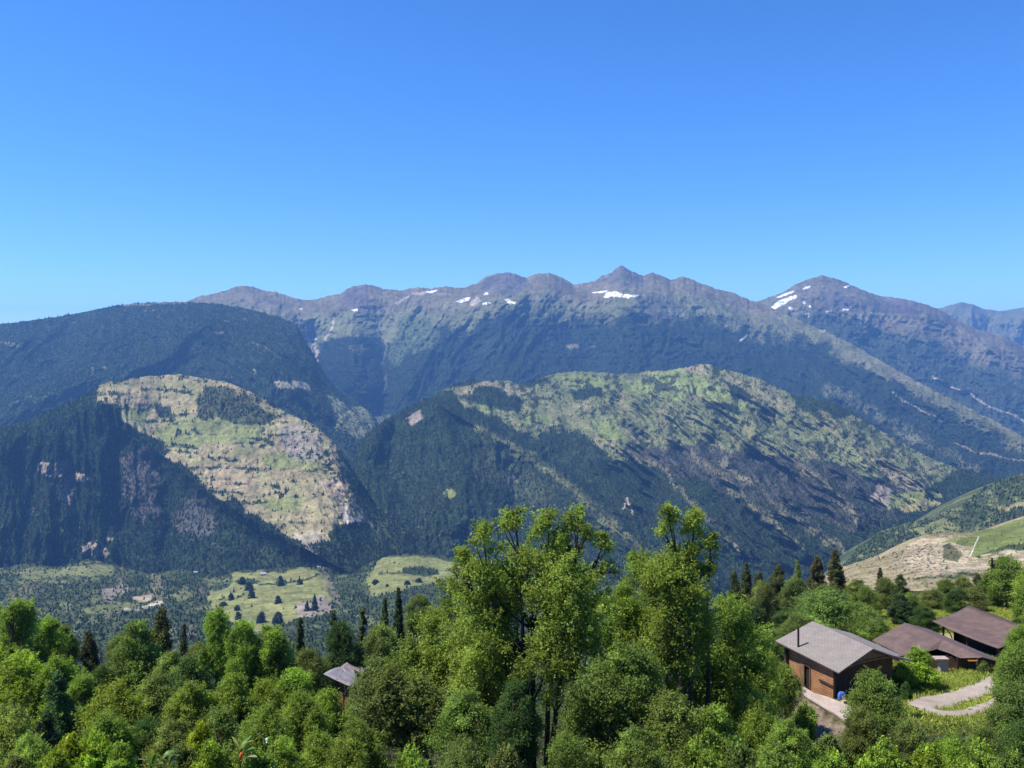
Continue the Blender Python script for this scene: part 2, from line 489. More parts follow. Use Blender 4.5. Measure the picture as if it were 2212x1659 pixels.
# --- the high range in the middle and its long forested flank
SNOW1 = [[(985, 651), (998, 644), (1016, 640), (1013, 648), (992, 655)], [(1087, 646), (1097, 643), (1104, 650), (1114, 652), (1109, 658), (1096, 655)], [(1041, 656), (1058, 651), (1062, 653), (1048, 660)],
         [(1045, 634), (1052, 628), (1058, 634), (1048, 637)], [(1300, 641), (1312, 629), (1330, 626), (1344, 633), (1362, 636), (1381, 637), (1377, 641), (1364, 642), (1356, 648), (1352, 644), (1340, 641), (1318, 640), (1306, 644)],
         [(1278, 634), (1296, 629), (1312, 627), (1311, 630), (1290, 634)], [(919, 628), (944, 625), (936, 633), (926, 632)], [(759, 669), (774, 664), (772, 670), (762, 673)], [(644, 666), (656, 664), (650, 670)],
         [(668, 734), (676, 729), (686, 733), (678, 738), (669, 738)]]
GORGE = [(672, 735), (682, 760), (700, 798), (733, 842), (770, 868), (808, 888)]
GULLY = [(815, 700), (834, 745), (826, 790), (832, 830), (818, 868), (805, 890), (775, 940), (760, 1000)]
def cov1(x, y, t, cy):
    c = Cover(x, y, (.024, .034, .020), 1, 33)
    lim = interp([(400, 90), (640, 92), (760, 110), (900, 95), (1000, 80), (1150, 78), (1350, 88), (1500, 72), (1620, 60), (1750, 30), (2300, 14)], x)
    c.blend(1 - sstep(lim - 6, lim + 22, y - cy + 42 * c.nx + 14 * c.fine), ALP, .05)
    c.blend(.8 * (1 - sstep(lim * .35, lim * .65, y - cy + 34 * c.ny + 14 * c.fine)) * (1 - sstep(1640, 1720, x)), ROCK, 0)
    c.blend(sstep(.05, .4, c.fine) * (1 - sstep(lim * .6, lim, y - cy)) * .35, (.23, .19, .155), 0)
    c.poly([(690, 672), (770, 690), (860, 690), (930, 680), (960, 690), (900, 730), (850, 745), (815, 720), (760, 725), (700, 712), (660, 690)], (.14, .145, .07), .03, 12, .85)
    c.poly([(870, 690), (900, 680), (960, 720), (900, 760), (850, 790), (835, 770), (845, 740)], (.075, .095, .045), .2, 12, .8)
    c.poly([(1380, 640), (1450, 640), (1470, 690), (1420, 700), (1370, 670)], (.10, .095, .08), .02, 14, .6)
    c.poly([(735, 660), (748, 628), (790, 616), (800, 640), (790, 665)], (.10, .085, .08), 0, 6, .8)
    c.poly([(1035, 625), (1052, 597), (1100, 590), (1135, 602), (1150, 618), (1110, 640)], (.095, .088, .085), 0, 6, .8)
    c.poly([(1290, 608), (1322, 590), (1341, 574), (1390, 598), (1400, 620), (1340, 622)], (.10, .09, .085), 0, 6, .75)
    c.poly([(1012, 656), (1030, 640), (1040, 650), (1020, 664)], SCREE, 0, 4); c.line([(855, 652), (890, 636), (925, 628)], (.26, .22, .18), 0, 3)
    c.line(GORGE, (.34, .29, .23), 0, 9, 4, 1); c.line([(720, 690), (714, 715), (700, 735)], SCREE, 0, 3, 3)
    c.line(GULLY, (.2, .17, .13), .1, 4, 5, .75)
    c.poly([(700, 740), (760, 725), (810, 735), (830, 800), (815, 870), (770, 880), (715, 830), (690, 785)], (.022, .030, .019), 1, 7)
    c.poly([(690, 790), (720, 850), (800, 890), (850, 895), (820, 925), (760, 920), (700, 870)], (.10, .105, .06), .25, 10, .7)
    c.blob(1235, 748, 13, 8, (.2, .17, .12), .1, 10, .7); c.blob(1275, 745, 10, 7, (.2, .17, .12), .1, 10, .7); c.blob(772, 755, 24, 9, (.13, .125, .075), .3, 18, .6)
    c.line([(1150, 690), (1180, 684), (1210, 690)], (.16, .14, .11), .1, 4, 6, .6); c.line([(1600, 735), (1615, 722)], SCREE, 0, 2.5, 3, .9)
    c.line([(1847, 778), (1900, 795), (1945, 815), (2016, 841)], (.20, .17, .11), .1, 8, 8, .8)
    c.line([(1787, 834), (1870, 875), (1945, 928), (2038, 976), (2113, 1017)], (.12, .12, .065), .25, 14, 12, .8)
    c.line([(1930, 850), (2000, 890), (2040, 912)], (.21, .18, .12), 0, 3, 6, .9); c.line([(2060, 960), (2150, 985), (2230, 1000)], (.20, .17, .11), 0, 3, 6, .8)
    c.blend(sstep(.28, .5, c.nx + .5 * c.fine) * sstep(120, 260, y - cy) * sstep(1500, 1800, x) * .5, (.10, .105, .06), .35)
    snow(c, SNOW1)
    return c
CREST1 = [(-500, 820), (250, 720), (330, 695), (405, 651), (430, 640), (450, 636), (475, 632), (500, 622), (520, 617), (545, 619), (570, 628), (595, 630), (620, 638), (650, 648), (680, 647), (715, 638), (735, 634), (748, 625), (765, 618), (790, 614), (815, 619), (840, 626), (870, 627),
          (890, 622), (905, 620), (930, 624), (960, 618), (985, 622), (1010, 619), (1035, 610), (1050, 597), (1075, 590), (1100, 588), (1120, 594), (1135, 600), (1160, 591), (1185, 589), (1215, 600), (1240, 614), (1262, 612), (1285, 607), (1300, 595), (1320, 590), (1330, 580),
          (1341, 572), (1355, 582), (1370, 588), (1390, 596), (1410, 588), (1425, 593), (1450, 606), (1470, 597), (1490, 601), (1520, 614), (1550, 625), (1580, 630), (1600, 640), (1620, 648), (1650, 657), (1700, 680), (1750, 702), (1790, 718), (1850, 748), (1900, 778), (1960, 812),
          (2020, 845), (2100, 885), (2160, 915), (2212, 945), (2400, 1010), (2800, 1100)]
landform('mountain_range', CREST1, 1130, [(500, 9300), (1620, 9300), (2212, 6300), (2800, 5600)], [(500, 5000), (1600, 5000), (2212, 4700), (2800, 4500)], 1.7, (250, 2800), 33,
         [(240, 170, 1.5, False), (62, 40, 1.0, True), (36, 15, .9, True), (120, 60, 4.5, True, 33, (1380, 1500, 3000, 3100)), (40, 22, 4.5, True, 33, (1380, 1500, 3000, 3100)), (130, 62, 4.0, True, 128, (820, 900, 1120, 1260)), (40, 22, 4, True, 128, (820, 900, 1120, 1260)), (100, 55, 3, True, 70, (1150, 1260, 1380, 1500)), (90, 44, 3, True, 62, (300, 420, 700, 800))], cov1, FAR_MAT, 1.0, 1, 3.4,
         [(GORGE, -420, 60, 70), (GULLY, -330, 60, 70), ([(760, 715), (765, 780), (790, 850)], 260, 70, 60), ([(1130, 640), (1010, 690), (930, 760), (880, 850)], 260, 120, 110),
          ([(735, 634), (742, 650), (730, 665)], 200, 20, 30), ([(1350, 590), (1345, 620), (1380, 660)], 160, 40, 40), ([(1330, 655), (1460, 720), (1600, 780), (1800, 880)], 220, 120, 120),
          ([(1847, 772), (1945, 812), (2016, 838), (2100, 890)], 120, 40, 60), ([(1787, 834), (1870, 875), (1945, 928), (2038, 976), (2113, 1017)], 170, 60, 50), ([(1700, 720), (1850, 830), (2000, 930), (2150, 1010)], -130, 50, 50)])

# --- round forested hill, left
def cov3(x, y, t, cy):
    c = Cover(x, y, (.026, .037, .021), 1, 44)
    c.blend(sstep(.30, .5, c.fine + .3 * c.nx) * (1 - sstep(20, 70, y - cy)) * .7, (.11, .105, .075), .3)
    c.line([(270, 660), (330, 655), (400, 655)], (.22, .19, .15), 0, 4, 3, .7)
    for q in ((470, 720, 12, 5), (95, 745, 8, 4), (490, 692, 8, 3), (225, 795, 7, 4), (205, 800, 3, 6), (550, 805, 4, 6)):
        c.blob(*q, (.20, .18, .12), .1, 14, .7)
    c.line([(0, 740), (45, 755)], (.2, .17, .12), 0, 3, 6, .6); c.line([(540, 740), (600, 765)], (.14, .13, .09), .2, 3, 6, .6)
    c.poly([(590, 825), (640, 820), (670, 832), (672, 850), (640, 838), (600, 838)], (.2, .18, .13), .05, 6)
    c.poly([(0, 880), (50, 855), (120, 838), (140, 850), (60, 875)], (.055, .08, .04), .8, 12, .7)
    c.poly([(700, 850), (780, 880), (830, 930), (800, 960), (730, 930)], (.145, .152, .085), .2, 10, .9)
    return c
landform('forested_hill', [(-600, 800), (-200, 735), (0, 700), (60, 693), (140, 682), (200, 670), (250, 660), (290, 655), (330, 653), (400, 652), (470, 656), (540, 668), (600, 684), (640, 700), (662, 740), (688, 785), (718, 830), (758, 865), (800, 888), (830, 935), (860, 1010), (880, 1090)],
         1130, [(0, 6600), (400, 6900), (860, 5600)], 4100, 1.7, (-600, 878), 44, [(190, 170, 1.5, False), (30, 44, 1.2, True), (14, 14, 1.1, False), (110, 60, 4, True, 148, (-700, -600, 330, 480)), (36, 24, 4, True, 148, (-700, -600, 330, 480)), (110, 60, 4, True, 48, (380, 520, 900, 1000)), (34, 22, 4, True, 48, (380, 520, 900, 1000))], cov3, MID_MAT, 1.05, 2, 2.2,
         [([(440, 690), (330, 790), (160, 830), (40, 870)], 260, 90, 110), ([(430, 690), (560, 770), (700, 880)], 220, 90, 90), ([(150, 700), (120, 790), (20, 840)], -150, 60, 60)])

# --- meadow hill with cliffs, left of the middle
PLAT = [(228, 824), (300, 812), (390, 806), (445, 815), (500, 824), (545, 848), (600, 878), (645, 905), (690, 928), (718, 960), (748, 1010), (755, 1060), (775, 1095), (800, 1115), (800, 1135), (752, 1122), (740, 1140), (700, 1170), (655, 1165), (595, 1152), (560, 1115), (530, 1106),
        (490, 1078), (452, 1062), (445, 1036), (402, 1012), (362, 992), (350, 962), (310, 934), (272, 912), (246, 884), (203, 868), (212, 842)]
def cov4(x, y, t, cy):
    c = Cover(x, y, FOREST, 1, 55)
    c.poly(PLAT, DRY, .03, 15)
    c.blend(inpoly(x + c.nx * 33, y + c.ny * 21, PLAT) * sstep(-.1, .3, c.fine + c.nx) * .5, (.2, .185, .095), .04)
    ins = inpoly(x + c.nx * 33, y + c.ny * 21, PLAT)
    strk = fbm(x / 105 + .5 * c.ny, y / 15, 4, 56)
    for p in ([(330, 920), (420, 905), (520, 905), (575, 925), (560, 958), (470, 955), (400, 975), (350, 960)], [(555, 985), (620, 975), (690, 985), (690, 1012), (600, 1012)], [(560, 1075), (650, 1068), (640, 1105), (575, 1102)], [(670, 938), (700, 940), (720, 965), (690, 960)], [(250, 880), (330, 890), (310, 910), (260, 905)]):
        c.poly(p, MEADOW, .02, 10, .85)
    c.blend(ins * sstep(.08, .3, fbm(x / 120, y / 20, 3, 57)) * .6, (.18, .185, .075), .02)
    c.poly([(440, 1010), (540, 1010), (570, 1040), (520, 1060), (450, 1050)], (.29, .22, .135), .02, 10, .6)
    c.poly([(690, 1035), (740, 1030), (755, 1065), (745, 1085), (700, 1060)], (.34, .26, .17), 0, 6, .9)
    c.poly([(610, 925), (650, 915), (690, 945), (700, 985), (660, 1000), (620, 985), (600, 950)], (.21, .18, .145), .15, 12, .85)
    c.blend(ins * sstep(.12, .34, .75 * strk + .6 * c.fine), (.045, .058, .028), .85)
    c.poly([(445, 840), (480, 832), (540, 852), (560, 880), (610, 905), (560, 915), (490, 912), (440, 905), (420, 880)], (.045, .055, .025), .85, 16, .9)
    c.poly([(330, 870), (370, 880), (372, 905), (340, 900)], (.04, .05, .025), .9, 10)
    for q in ((118, 1010, 40, 22), (148, 1060, 16, 34), (172, 1032, 26, 12), (205, 1190, 30, 22), (228, 1165, 24, 8), (60, 1105, 14, 12)):
        c.blob(*q, (.26, .205, .15), .08, 22, .85)
    c.poly([(262, 985), (320, 965), (345, 1010), (340, 1100), (300, 1140), (270, 1080)], (.085, .072, .066), .35, 16, .8)
    c.poly([(385, 1085), (440, 1070), (475, 1090), (470, 1150), (420, 1160), (380, 1140)], (.10, .09, .085), .35, 22, .7)
    c.poly([(740, 1092), (770, 1088), (800, 1112), (803, 1138), (770, 1128), (745, 1130)], (.32, .28, .23), .03, 8)
    c.poly([(640, 1150), (690, 1145), (700, 1170), (660, 1180)], SCREE, .02, 8, .7)
    c.line([(650, 1165), (680, 1205), (705, 1245), (722, 1275)], (.28, .24, .2), .1, 8, 8, .8)
    c.blend(sstep(.32, .5, c.fine + .4 * c.ny) * sstep(60, 160, y - cy) * ~ins * .6, (.10, .105, .062), .5)
    c.poly([(690, 960), (770, 1060), (860, 1130), (900, 1200), (840, 1200), (760, 1110), (720, 1020)], (.05, .062, .03), .85, 14, .6)
    c.line([(610, 880), (680, 920), (725, 970)], (.19, .17, .11), .2, 12, 8, .7)
    return c
landform('meadow_hill', [(-600, 1020), (-200, 965), (0, 925), (60, 908), (110, 885), (150, 868), (190, 850), (212, 834), (240, 822), (300, 815), (340, 811), (390, 809), (440, 817), (490, 825), (520, 838), (550, 850), (590, 872), (620, 893), (660, 908), (690, 925), (720, 955), (745, 985), (765, 1020),
                         (780, 1055), (800, 1088), (830, 1108), (860, 1125), (885, 1148), (902, 1190), (930, 1240), (960, 1300)],
         1290, [(0, 3500), (350, 3900), (700, 3500), (960, 3000)], [(0, 2850), (350, 2850), (700, 2500), (960, 2400)], 1.7, (-600, 958), 55,
         [(80, 130, 1.4, False), (14, 36, 1.1, True), (4, 14, 1.0, False), (95, 48, 4, True, 97, (-700, -600, 220, 330)), (30, 20, 4, True, 97, (-700, -600, 220, 330)), (50, 50, 3, True, 62, (640, 720, 1000, 1010))], cov4, MID_MAT, 1.0, 1, 3.0,
         [([(215, 838), (262, 905), (330, 965), (400, 1020), (470, 1075), (560, 1130), (650, 1180)], 150, 150, 40), ([(110, 950), (100, 1040), (110, 1150)], 90, 40, 40), ([(40, 1000), (60, 1080), (50, 1180)], -90, 30, 40),
          ([(255, 960), (240, 1050), (260, 1130)], -120, 36, 36), ([(360, 1060), (370, 1130), (350, 1190)], -70, 24, 24)])

# --- broad hill with upland meadows and ribs, right of the middle
SPUR_A = [(1040, 930), (1100, 965), (1165, 1000), (1230, 1052), (1300, 1112), (1370, 1172), (1430, 1230)]
RIBS = [[(1330, 960), (1383, 991), (1439, 1017), (1487, 1077), (1540, 1137), (1600, 1190)], [(1500, 985), (1562, 1029), (1615, 1089), (1675, 1130), (1740, 1190)],
        [(1570, 1000), (1630, 1044), (1693, 1096), (1742, 1137), (1806, 1175), (1840, 1200)], [(1660, 960), (1712, 995), (1772, 1036), (1817, 1074), (1850, 1120)],
        [(1780, 900), (1832, 935), (1870, 976), (1945, 1020), (2000, 1048)]]
GULS = [[(1180, 990), (1260, 1030), (1330, 1100), (1400, 1160)], [(1470, 970), (1540, 1010), (1590, 1080), (1650, 1140)], [(1540, 965), (1600, 1010), (1660, 1065), (1740, 1130), (1800, 1180)], [(1640, 985), (1700, 1030), (1760, 1080), (1810, 1130)]]
def cov5(x, y, t, cy):
    c = Cover(x, y, FOREST, 1, 66)
    big = [(960, 840), (1060, 815), (1200, 798), (1380, 795), (1520, 760), (1640, 808), (1760, 855), (1900, 925), (2080, 1015), (2000, 1060), (1900, 1040), (1800, 1000), (1700, 985), (1560, 980), (1460, 965), (1380, 985), (1330, 1000), (1290, 960), (1250, 930), (1180, 940), (1110, 930), (1080, 900), (1010, 880)]
    c.poly(big, (.125, .14, .062), .16, 16)
    c.blend(inpoly(x + c.nx * 35, y + c.ny * 22, big) * sstep(-.05, .3, fbm(x / 70 + y / 60, (y - .7 * x) / 26, 4, 67)) * .6, (.20, .175, .095), .1)
    ins = inpoly(x + c.nx * 24, y + c.ny * 16, big)
    c.poly([(970, 838), (1060, 818), (1120, 830), (1145, 850), (1090, 860), (1030, 850), (990, 865)], (.2, .175, .10), .1, 10, .9)
    for p in ([(1195, 812), (1260, 803), (1310, 822), (1390, 826), (1440, 838), (1500, 855), (1470, 868), (1380, 856), (1320, 845), (1250, 835)], [(1395, 803), (1470, 800), (1510, 810), (1560, 842), (1612, 868), (1600, 880), (1540, 872), (1490, 845), (1430, 830)],
              [(1110, 905), (1180, 893), (1190, 920), (1130, 925)], [(1275, 908), (1330, 915), (1350, 945), (1310, 955)], [(1010, 868), (1060, 865), (1070, 890), (1030, 888)]):
        c.poly(p, (.155, .185, .062), .03, 12, .92)
    c.poly([(1490, 780), (1520, 764), (1545, 785), (1530, 800), (1480, 803)], (.19, .165, .10), .15, 8)
    c.poly([(1560, 800), (1640, 822), (1700, 870), (1760, 890), (1720, 900), (1640, 880), (1590, 850)], (.17, .155, .085), .2, 14, .75)
    c.blend(ins * sstep(.10, .36, c.nx + .9 * c.fine), (.05, .06, .03), .75)
    for p in ([(1030, 835), (1090, 840), (1130, 865), (1120, 885), (1050, 880), (1020, 862)], [(1130, 832), (1190, 815), (1195, 830), (1150, 845)], [(1225, 838), (1300, 842), (1300, 862), (1230, 862)], [(1555, 825), (1600, 838), (1625, 858), (1590, 860)], [(1510, 870), (1590, 868), (1590, 888), (1520, 888)],
              [(1700, 838), (1800, 845), (1840, 890), (1780, 910), (1720, 880)], [(1180, 930), (1280, 950), (1290, 980), (1200, 970)]):
        c.poly(p, (.026, .036, .019), 1, 12)
    c.poly([(870, 900), (905, 885), (915, 905), (890, 920)], (.22, .185, .15), .1, 8)
    c.line(SPUR_A, (.14, .14, .06), .14, 14, 10, .85)
    c.poly([(1050, 960), (1120, 1000), (1200, 1060), (1180, 1100), (1080, 1060), (1000, 1000)], (.07, .08, .038), .7, 16, .5)
    c.blend(sstep(.3, .5, c.fine + .5 * c.nx) * (1 - sstep(1250, 1330, x)) * sstep(930, 1000, y) * .5, (.11, .115, .055), .4)
    c.blob(968, 1065, 15, 11, (.15, .165, .055), .05, 10); c.blob(1105, 1040, 18, 8, (.19, .165, .11), .1, 12)
    c.poly([(1340, 985), (1460, 965), (1560, 975), (1700, 985), (1820, 1010), (1960, 1060), (1950, 1120), (1850, 1150), (1700, 1110), (1560, 1060), (1430, 1010)], (.062, .056, .05), .42, 16, .8)
    for r in RIBS: c.line(r, (.165, .15, .085), .16, 10, 12, .8)
    c.poly([(1900, 1000), (1970, 1035), (2010, 1050), (1960, 1062), (1920, 1045)], (.21, .175, .125), .1, 10, .7)
    c.poly([(1905, 1080), (1950, 1062), (2015, 1060), (2040, 1072), (1990, 1085), (1920, 1100)], MEADOW, .05, 6); c.poly([(1935, 1088), (2000, 1080), (2040, 1085), (2000, 1105), (1950, 1108)], (.2, .18, .08), .05, 6)
    c.poly([(1895, 1050), (1930, 1062), (1925, 1095), (1880, 1085)], (.24, .2, .16), .08, 8, .8)
    c.line([(1345, 1100), (1355, 1075), (1365, 1110)], SCREE, 0, 3.5, 5, .8)
    return c
landform('upland_hill', [(640, 1270), (700, 1200), (740, 1120), (755, 1030), (770, 968), (790, 938), (830, 908), (870, 886), (905, 868), (935, 855), (960, 838), (985, 828), (1020, 822), (1060, 823), (1100, 822), (1125, 832), (1150, 826), (1175, 815), (1200, 806), (1240, 803), (1275, 802), (1310, 806), (1340, 808),
                         (1380, 806), (1400, 802), (1440, 800), (1475, 795), (1500, 789), (1520, 785), (1538, 789), (1555, 796), (1580, 801), (1620, 812), (1640, 818), (1680, 838), (1720, 855), (1760, 862), (1800, 868), (1840, 890), (1880, 915), (1920, 940), (1960, 962), (2000, 985), (2050, 1005), (2100, 1020), (2150, 1030), (2212, 1040), (2400, 1080), (2800, 1150)],
         1310, [(640, 3300), (760, 3900), (1000, 4600), (1400, 5000), (1700, 4700), (2200, 4200), (2800, 4000)], [(640, 2700), (1000, 2800), (1400, 2900), (2200, 2600), (2800, 2500)], 1.7, (645, 2800), 66,
         [(110, 150, 1.4, False), (18, 40, 1.2, True), (6, 14, 1.0, False), (125, 46, 5, True, 42, (1230, 1380, 3000, 3100)), (42, 20, 5, True, 42, (1230, 1380, 3000, 3100)), (60, 50, 4, True, 80, (600, 640, 1050, 1200))], cov5, MID_MAT, 1.15, 1, 3.0,
         [(SPUR_A, 190, 130, 55)] + [(r, 105, 45, 30) for r in RIBS] + [(g, -110, 42, 36) for g in GULS] + [([(935, 860), (960, 930), (1000, 1010), (1010, 1120)], 160, 90, 60), ([(850, 900), (840, 1000), (880, 1100)], -120, 60, 50)])

# --- wooded side of the valley, right
def cov6(x, y, t, cy):
    c = Cover(x, y, (.055, .07, .032), .7, 77)
    c.blend(sstep(.0, .32, c.nx + .6 * c.fine) * .85, (.13, .138, .062), .28)
    c.poly([(1970, 1140), (2040, 1120), (2080, 1140), (2040, 1165), (1980, 1160)], (.15, .155, .065), .2, 8, .8)
    c.poly([(2140, 1098), (2180, 1090), (2212, 1085), (2230, 1095), (2170, 1105)], (.2, .17, .085), .1, 8, .7)
    return c
landform('valley_slope', [(1600, 1330), (1720, 1300), (1800, 1262), (1830, 1212), (1848, 1193), (1856, 1180), (1878, 1165), (1905, 1150), (1930, 1138), (1966, 1128), (2010, 1120), (2040, 1108), (2080, 1090), (2110, 1064), (2140, 1046), (2180, 1031), (2212, 1022), (2400, 985), (2800, 930)],
         1330, [(1600, 2300), (1850, 2600), (2212, 2700), (2800, 2600)], [(1600, 1500), (2212, 1300), (2800, 1200)], 2.0, (1605, 2800), 77, [(60, 90, 1.3, True), (24, 26, 1.2, True)], cov6, MID_MAT, 1.0, 1, 2.5)

# --- rocky knoll with a meadow, right, nearer
KNOLL = [(1600, 1330), (1740, 1290), (1790, 1258), (1823, 1223), (1845, 1217), (1870, 1209), (1897, 1199), (1903, 1210), (1912, 1198), (1935, 1187), (1955, 1175), (1975, 1167), (1990, 1157), (2040, 1150), (2085, 1150), (2110, 1150), (2135, 1142), (2170, 1132), (2212, 1116), (2400, 1060), (2800, 1000)]
def cov8(x, y, t, cy):
    c = Cover(x, y, (.25, .205, .125), .04, 88)
    c.blend(sstep(.0, .3, c.nx + .5 * c.fine) * .6, (.16, .155, .07), .12)
    g2 = fbm(x / 5, y / 3, 4, 93)
    c.blend(sstep(.05, .35, g2) * .65, (.13, .125, .08), .12)
    c.poly([(1940, 1190), (1985, 1165), (2060, 1160), (2095, 1195), (2080, 1235), (2000, 1240), (1960, 1225)], (.31, .255, .17), .10, 8, .9)
    f2 = fbm(x / 7, y / 4, 3, 89)
    c.blend(inpoly(x, y, [(1930, 1190), (1980, 1175), (2040, 1185), (2050, 1240), (1960, 1245), (1920, 1225)]) * sstep(.12, .3, f2), (.10, .09, .08), .2)
    c.poly([(2030, 1172), (2080, 1162), (2120, 1147), (2170, 1133), (2300, 1085), (2300, 1170), (2212, 1172), (2150, 1188), (2108, 1204), (2092, 1196), (2100, 1178)], (.125, .15, .05), .02, 5)
    c.poly([(2106, 1202), (2150, 1186), (2212, 1173), (2320, 1150), (2320, 1165), (2212, 1190), (2150, 1199), (2115, 1206)], (.04, .055, .025), .8, 5)
    c.poly([(2035, 1180), (2055, 1178), (2075, 1200), (2070, 1215), (2040, 1205)], (.05, .06, .03), .5, 8, .8)
    c.line([(2114, 1160), (2108, 1172), (2100, 1190), (2095, 1202)], (.5, .47, .42), 0, 1.7, 1)
    c.line([(2020, 1238), (2080, 1228), (2140, 1222), (2212, 1205), (2300, 1190)], (.34, .29, .22), 0, 6, 4)
    c.line([(2120, 1200), (2170, 1192), (2240, 1188)], (.3, .26, .18), 0, 4, 4)
    c.line([(1950, 1250), (2060, 1246), (2110, 1240)], (.05, .065, .03), .8, 4, 5)
    return c
landform('rocky_knoll', KNOLL, 1340, [(1600, 900), (2212, 1150), (2800, 1200)], [(1600, 420), (2212, 420), (2800, 420)], 1.1, (1605, 2800), 88, [(16, 60, 1.2, True), (5, 16, 1, False)], cov8, MID_MAT, 1.1, 1, 1.5)

# --- valley floor with fields, left
FIELD_A = [(500, 1240), (560, 1236), (640, 1230), (682, 1236), (708, 1254), (720, 1285), (716, 1312), (660, 1332), (560, 1365), (520, 1355), (488, 1332), (462, 1315), (448, 1292), (478, 1272), (506, 1258)]
FIELD_B = [(818, 1210), (880, 1200), (950, 1206), (1000, 1218), (1030, 1240), (960, 1252), (920, 1262), (850, 1280), (802, 1284), (788, 1262), (800, 1235)]
def cov7(x, y, t, cy):
    c = Cover(x, y, (.045, .06, .028), .85, 91)
    c.blend(sstep(.1, .4, fbm(x / 60, y / 16, 4, 92)) * .8, (.12, .135, .058), .25)
    c.blend(sstep(.05, .4, c.nx + .7 * c.fine) * (1 - sstep(430, 520, x)) * .8, (.13, .12, .07), .45)
    for p in ([(30, 1236), (80, 1226), (150, 1232), (160, 1245), (60, 1250)], [(130, 1225), (240, 1220), (250, 1238), (180, 1246), (140, 1240)], [(180, 1312), (250, 1300), (300, 1305), (260, 1325), (190, 1326)], [(360, 1285), (400, 1270), (420, 1285), (380, 1300)]):
        c.poly(p, (.14, .15, .065), .12, 6, .85)
    c.poly([(215, 1275), (270, 1262), (275, 1280), (230, 1295)], (.21, .175, .14), .15, 8, .85); c.poly([(285, 1290), (335, 1286), (330, 1298), (295, 1302)], (.28, .23, .15), .05, 5)
    c.line([(270, 1318), (300, 1316), (325, 1308), (350, 1300)], (.42, .37, .26), 0, 5, 3)
    c.poly(FIELD_A, (.175, .18, .068), .012, 9); c.poly(FIELD_B, (.165, .172, .065), .015, 8)
    for yy_ in (1250, 1268, 1284, 1300, 1318): c.line([(450, yy_ + 12), (560, yy_ + 3), (650, yy_ - 4), (720, yy_)], (.12, .145, .05), .02, 2.0, 6, .5 if yy_ % 4 else .7)
    c.blend(inpoly(x, y, FIELD_A) * sstep(.0, .4, fbm(x / 70, y / 10, 3, 4)) * .45, (.24, .215, .09), .012)
    c.poly([(640, 1305), (700, 1285), (718, 1300), (712, 1325), (640, 1335)], (.24, .2, .16), .12, 6, .9)
    c.poly([(505, 1258), (540, 1250), (560, 1256), (530, 1268)], (.04, .055, .025), 1, 4)
    c.line([(560, 1263), (610, 1261), (660, 1252), (690, 1242)], (.035, .05, .02), .7, 2.4, 2)
    c.line([(470, 1300), (520, 1290), (545, 1275)], (.06, .08, .03), .5, 2.4, 3, .7); c.line([(520, 1318), (580, 1300), (700, 1290)], (.09, .1, .04), .1, 2, 4, .5)
    c.poly([(868, 1228), (905, 1222), (946, 1232), (950, 1244), (900, 1240), (872, 1238)], (.03, .045, .02), 1, 4); c.line([(818, 1240), (870, 1238), (930, 1244)], (.05, .06, .03), .6, 2.4, 2)
    c.line([(700, 1235), (722, 1275), (735, 1310)], (.2, .17, .13), .2, 7, 5, .7)
    return c
landform('valley_floor', [(-600, 1232), (0, 1228), (60, 1216), (120, 1226), (190, 1208), (250, 1220), (320, 1240), (400, 1228), (450, 1250), (490, 1240), (520, 1232), (600, 1228), (660, 1224), (690, 1228), (720, 1240), (760, 1240), (800, 1215), (830, 1204), (880, 1196), (950, 1200), (1000, 1208), (1040, 1220), (1200, 1240), (1400, 1280), (1700, 1330)],
         1500, 2500, 720, 1.8, (-600, 1700), 91, [(40, 90, 1.2, False), (14, 22, 1, False)], cov7, MID_MAT, 1.0, 1, 2.5)

wood('far_range_forest', 'mountain_range', 66000, (9, 16), (3.5, 6), .6, (CON, CON), 101)
wood('far_peak_forest', 'snowy_peak', 14000, (9, 15), (3.5, 6), .6, (CON, CON), 102)
wood('left_hill_forest', 'forested_hill', 60000, (9, 16), (3.5, 6), .35, (CON, BRO), 103)
wood('meadow_hill_forest', 'meadow_hill', 42000, (7, 15), (1.9, 3.4), .6, (CON, BRO), 104)
wood('upland_hill_forest', 'upland_hill', 66000, (6, 14), (1.9, 3.5), .5, (CON, BRO), 105)
wood('valley_slope_forest', 'valley_slope', 14000, (5, 12), (2, 4), .3, (CON, BRO), 106)
wood('knoll_brush', 'rocky_knoll', 5200, (.8, 3.4), (.6, 1.9), .1, (CON, (.05, .065, .026)), 107)
wood('valley_forest', 'valley_floor', 28000, (4, 10), (1.5, 3.2), .3, (CON, BRO), 108, xr=(-420, 1500))

# ------------------------------------------------------------------ the near slope
LP = [(0, -3), (10, -8), (26, -16.5), (40, -22.5), (60, -29), (80, -34), (110, -44), (200, -85), (430, -195), (600, -262), (800, -350)]
RP = [(0, -3), (10, -8), (26, -16), (40, -20.5), (50, -23), (61, -24.15), (73, -26.1), (85, -28.4), (100, -30.6), (110, -32), (130, -36), (160, -43), (200, -58), (430, -195), (600, -262), (800, -350)]


def gz(X, Y):
    """height of the near slope"""
    X = np.asarray(X, float); Y = np.asarray(Y, float)
    t = sstep(1330, 1800, CX + F * X / np.maximum(Y, .5))
    z = (1 - t) * interp(LP, Y) + t * interp(RP, Y)
    z = z + .35 * vnoise(X / 9, Y / 9, 301) + .12 * vnoise(X / 2.7, Y / 2.7, 302)
    z = z + 3.3 * np.exp(-((X + 13.6) ** 2 + (Y - 74) ** 2) / 40)          # the small terrace the cabin stands on
    z = z - .9 * np.exp(-((X - 18.6) ** 2 + (Y - 56.5) ** 2) / 12)         # the bank falls away below the terrace
    return z


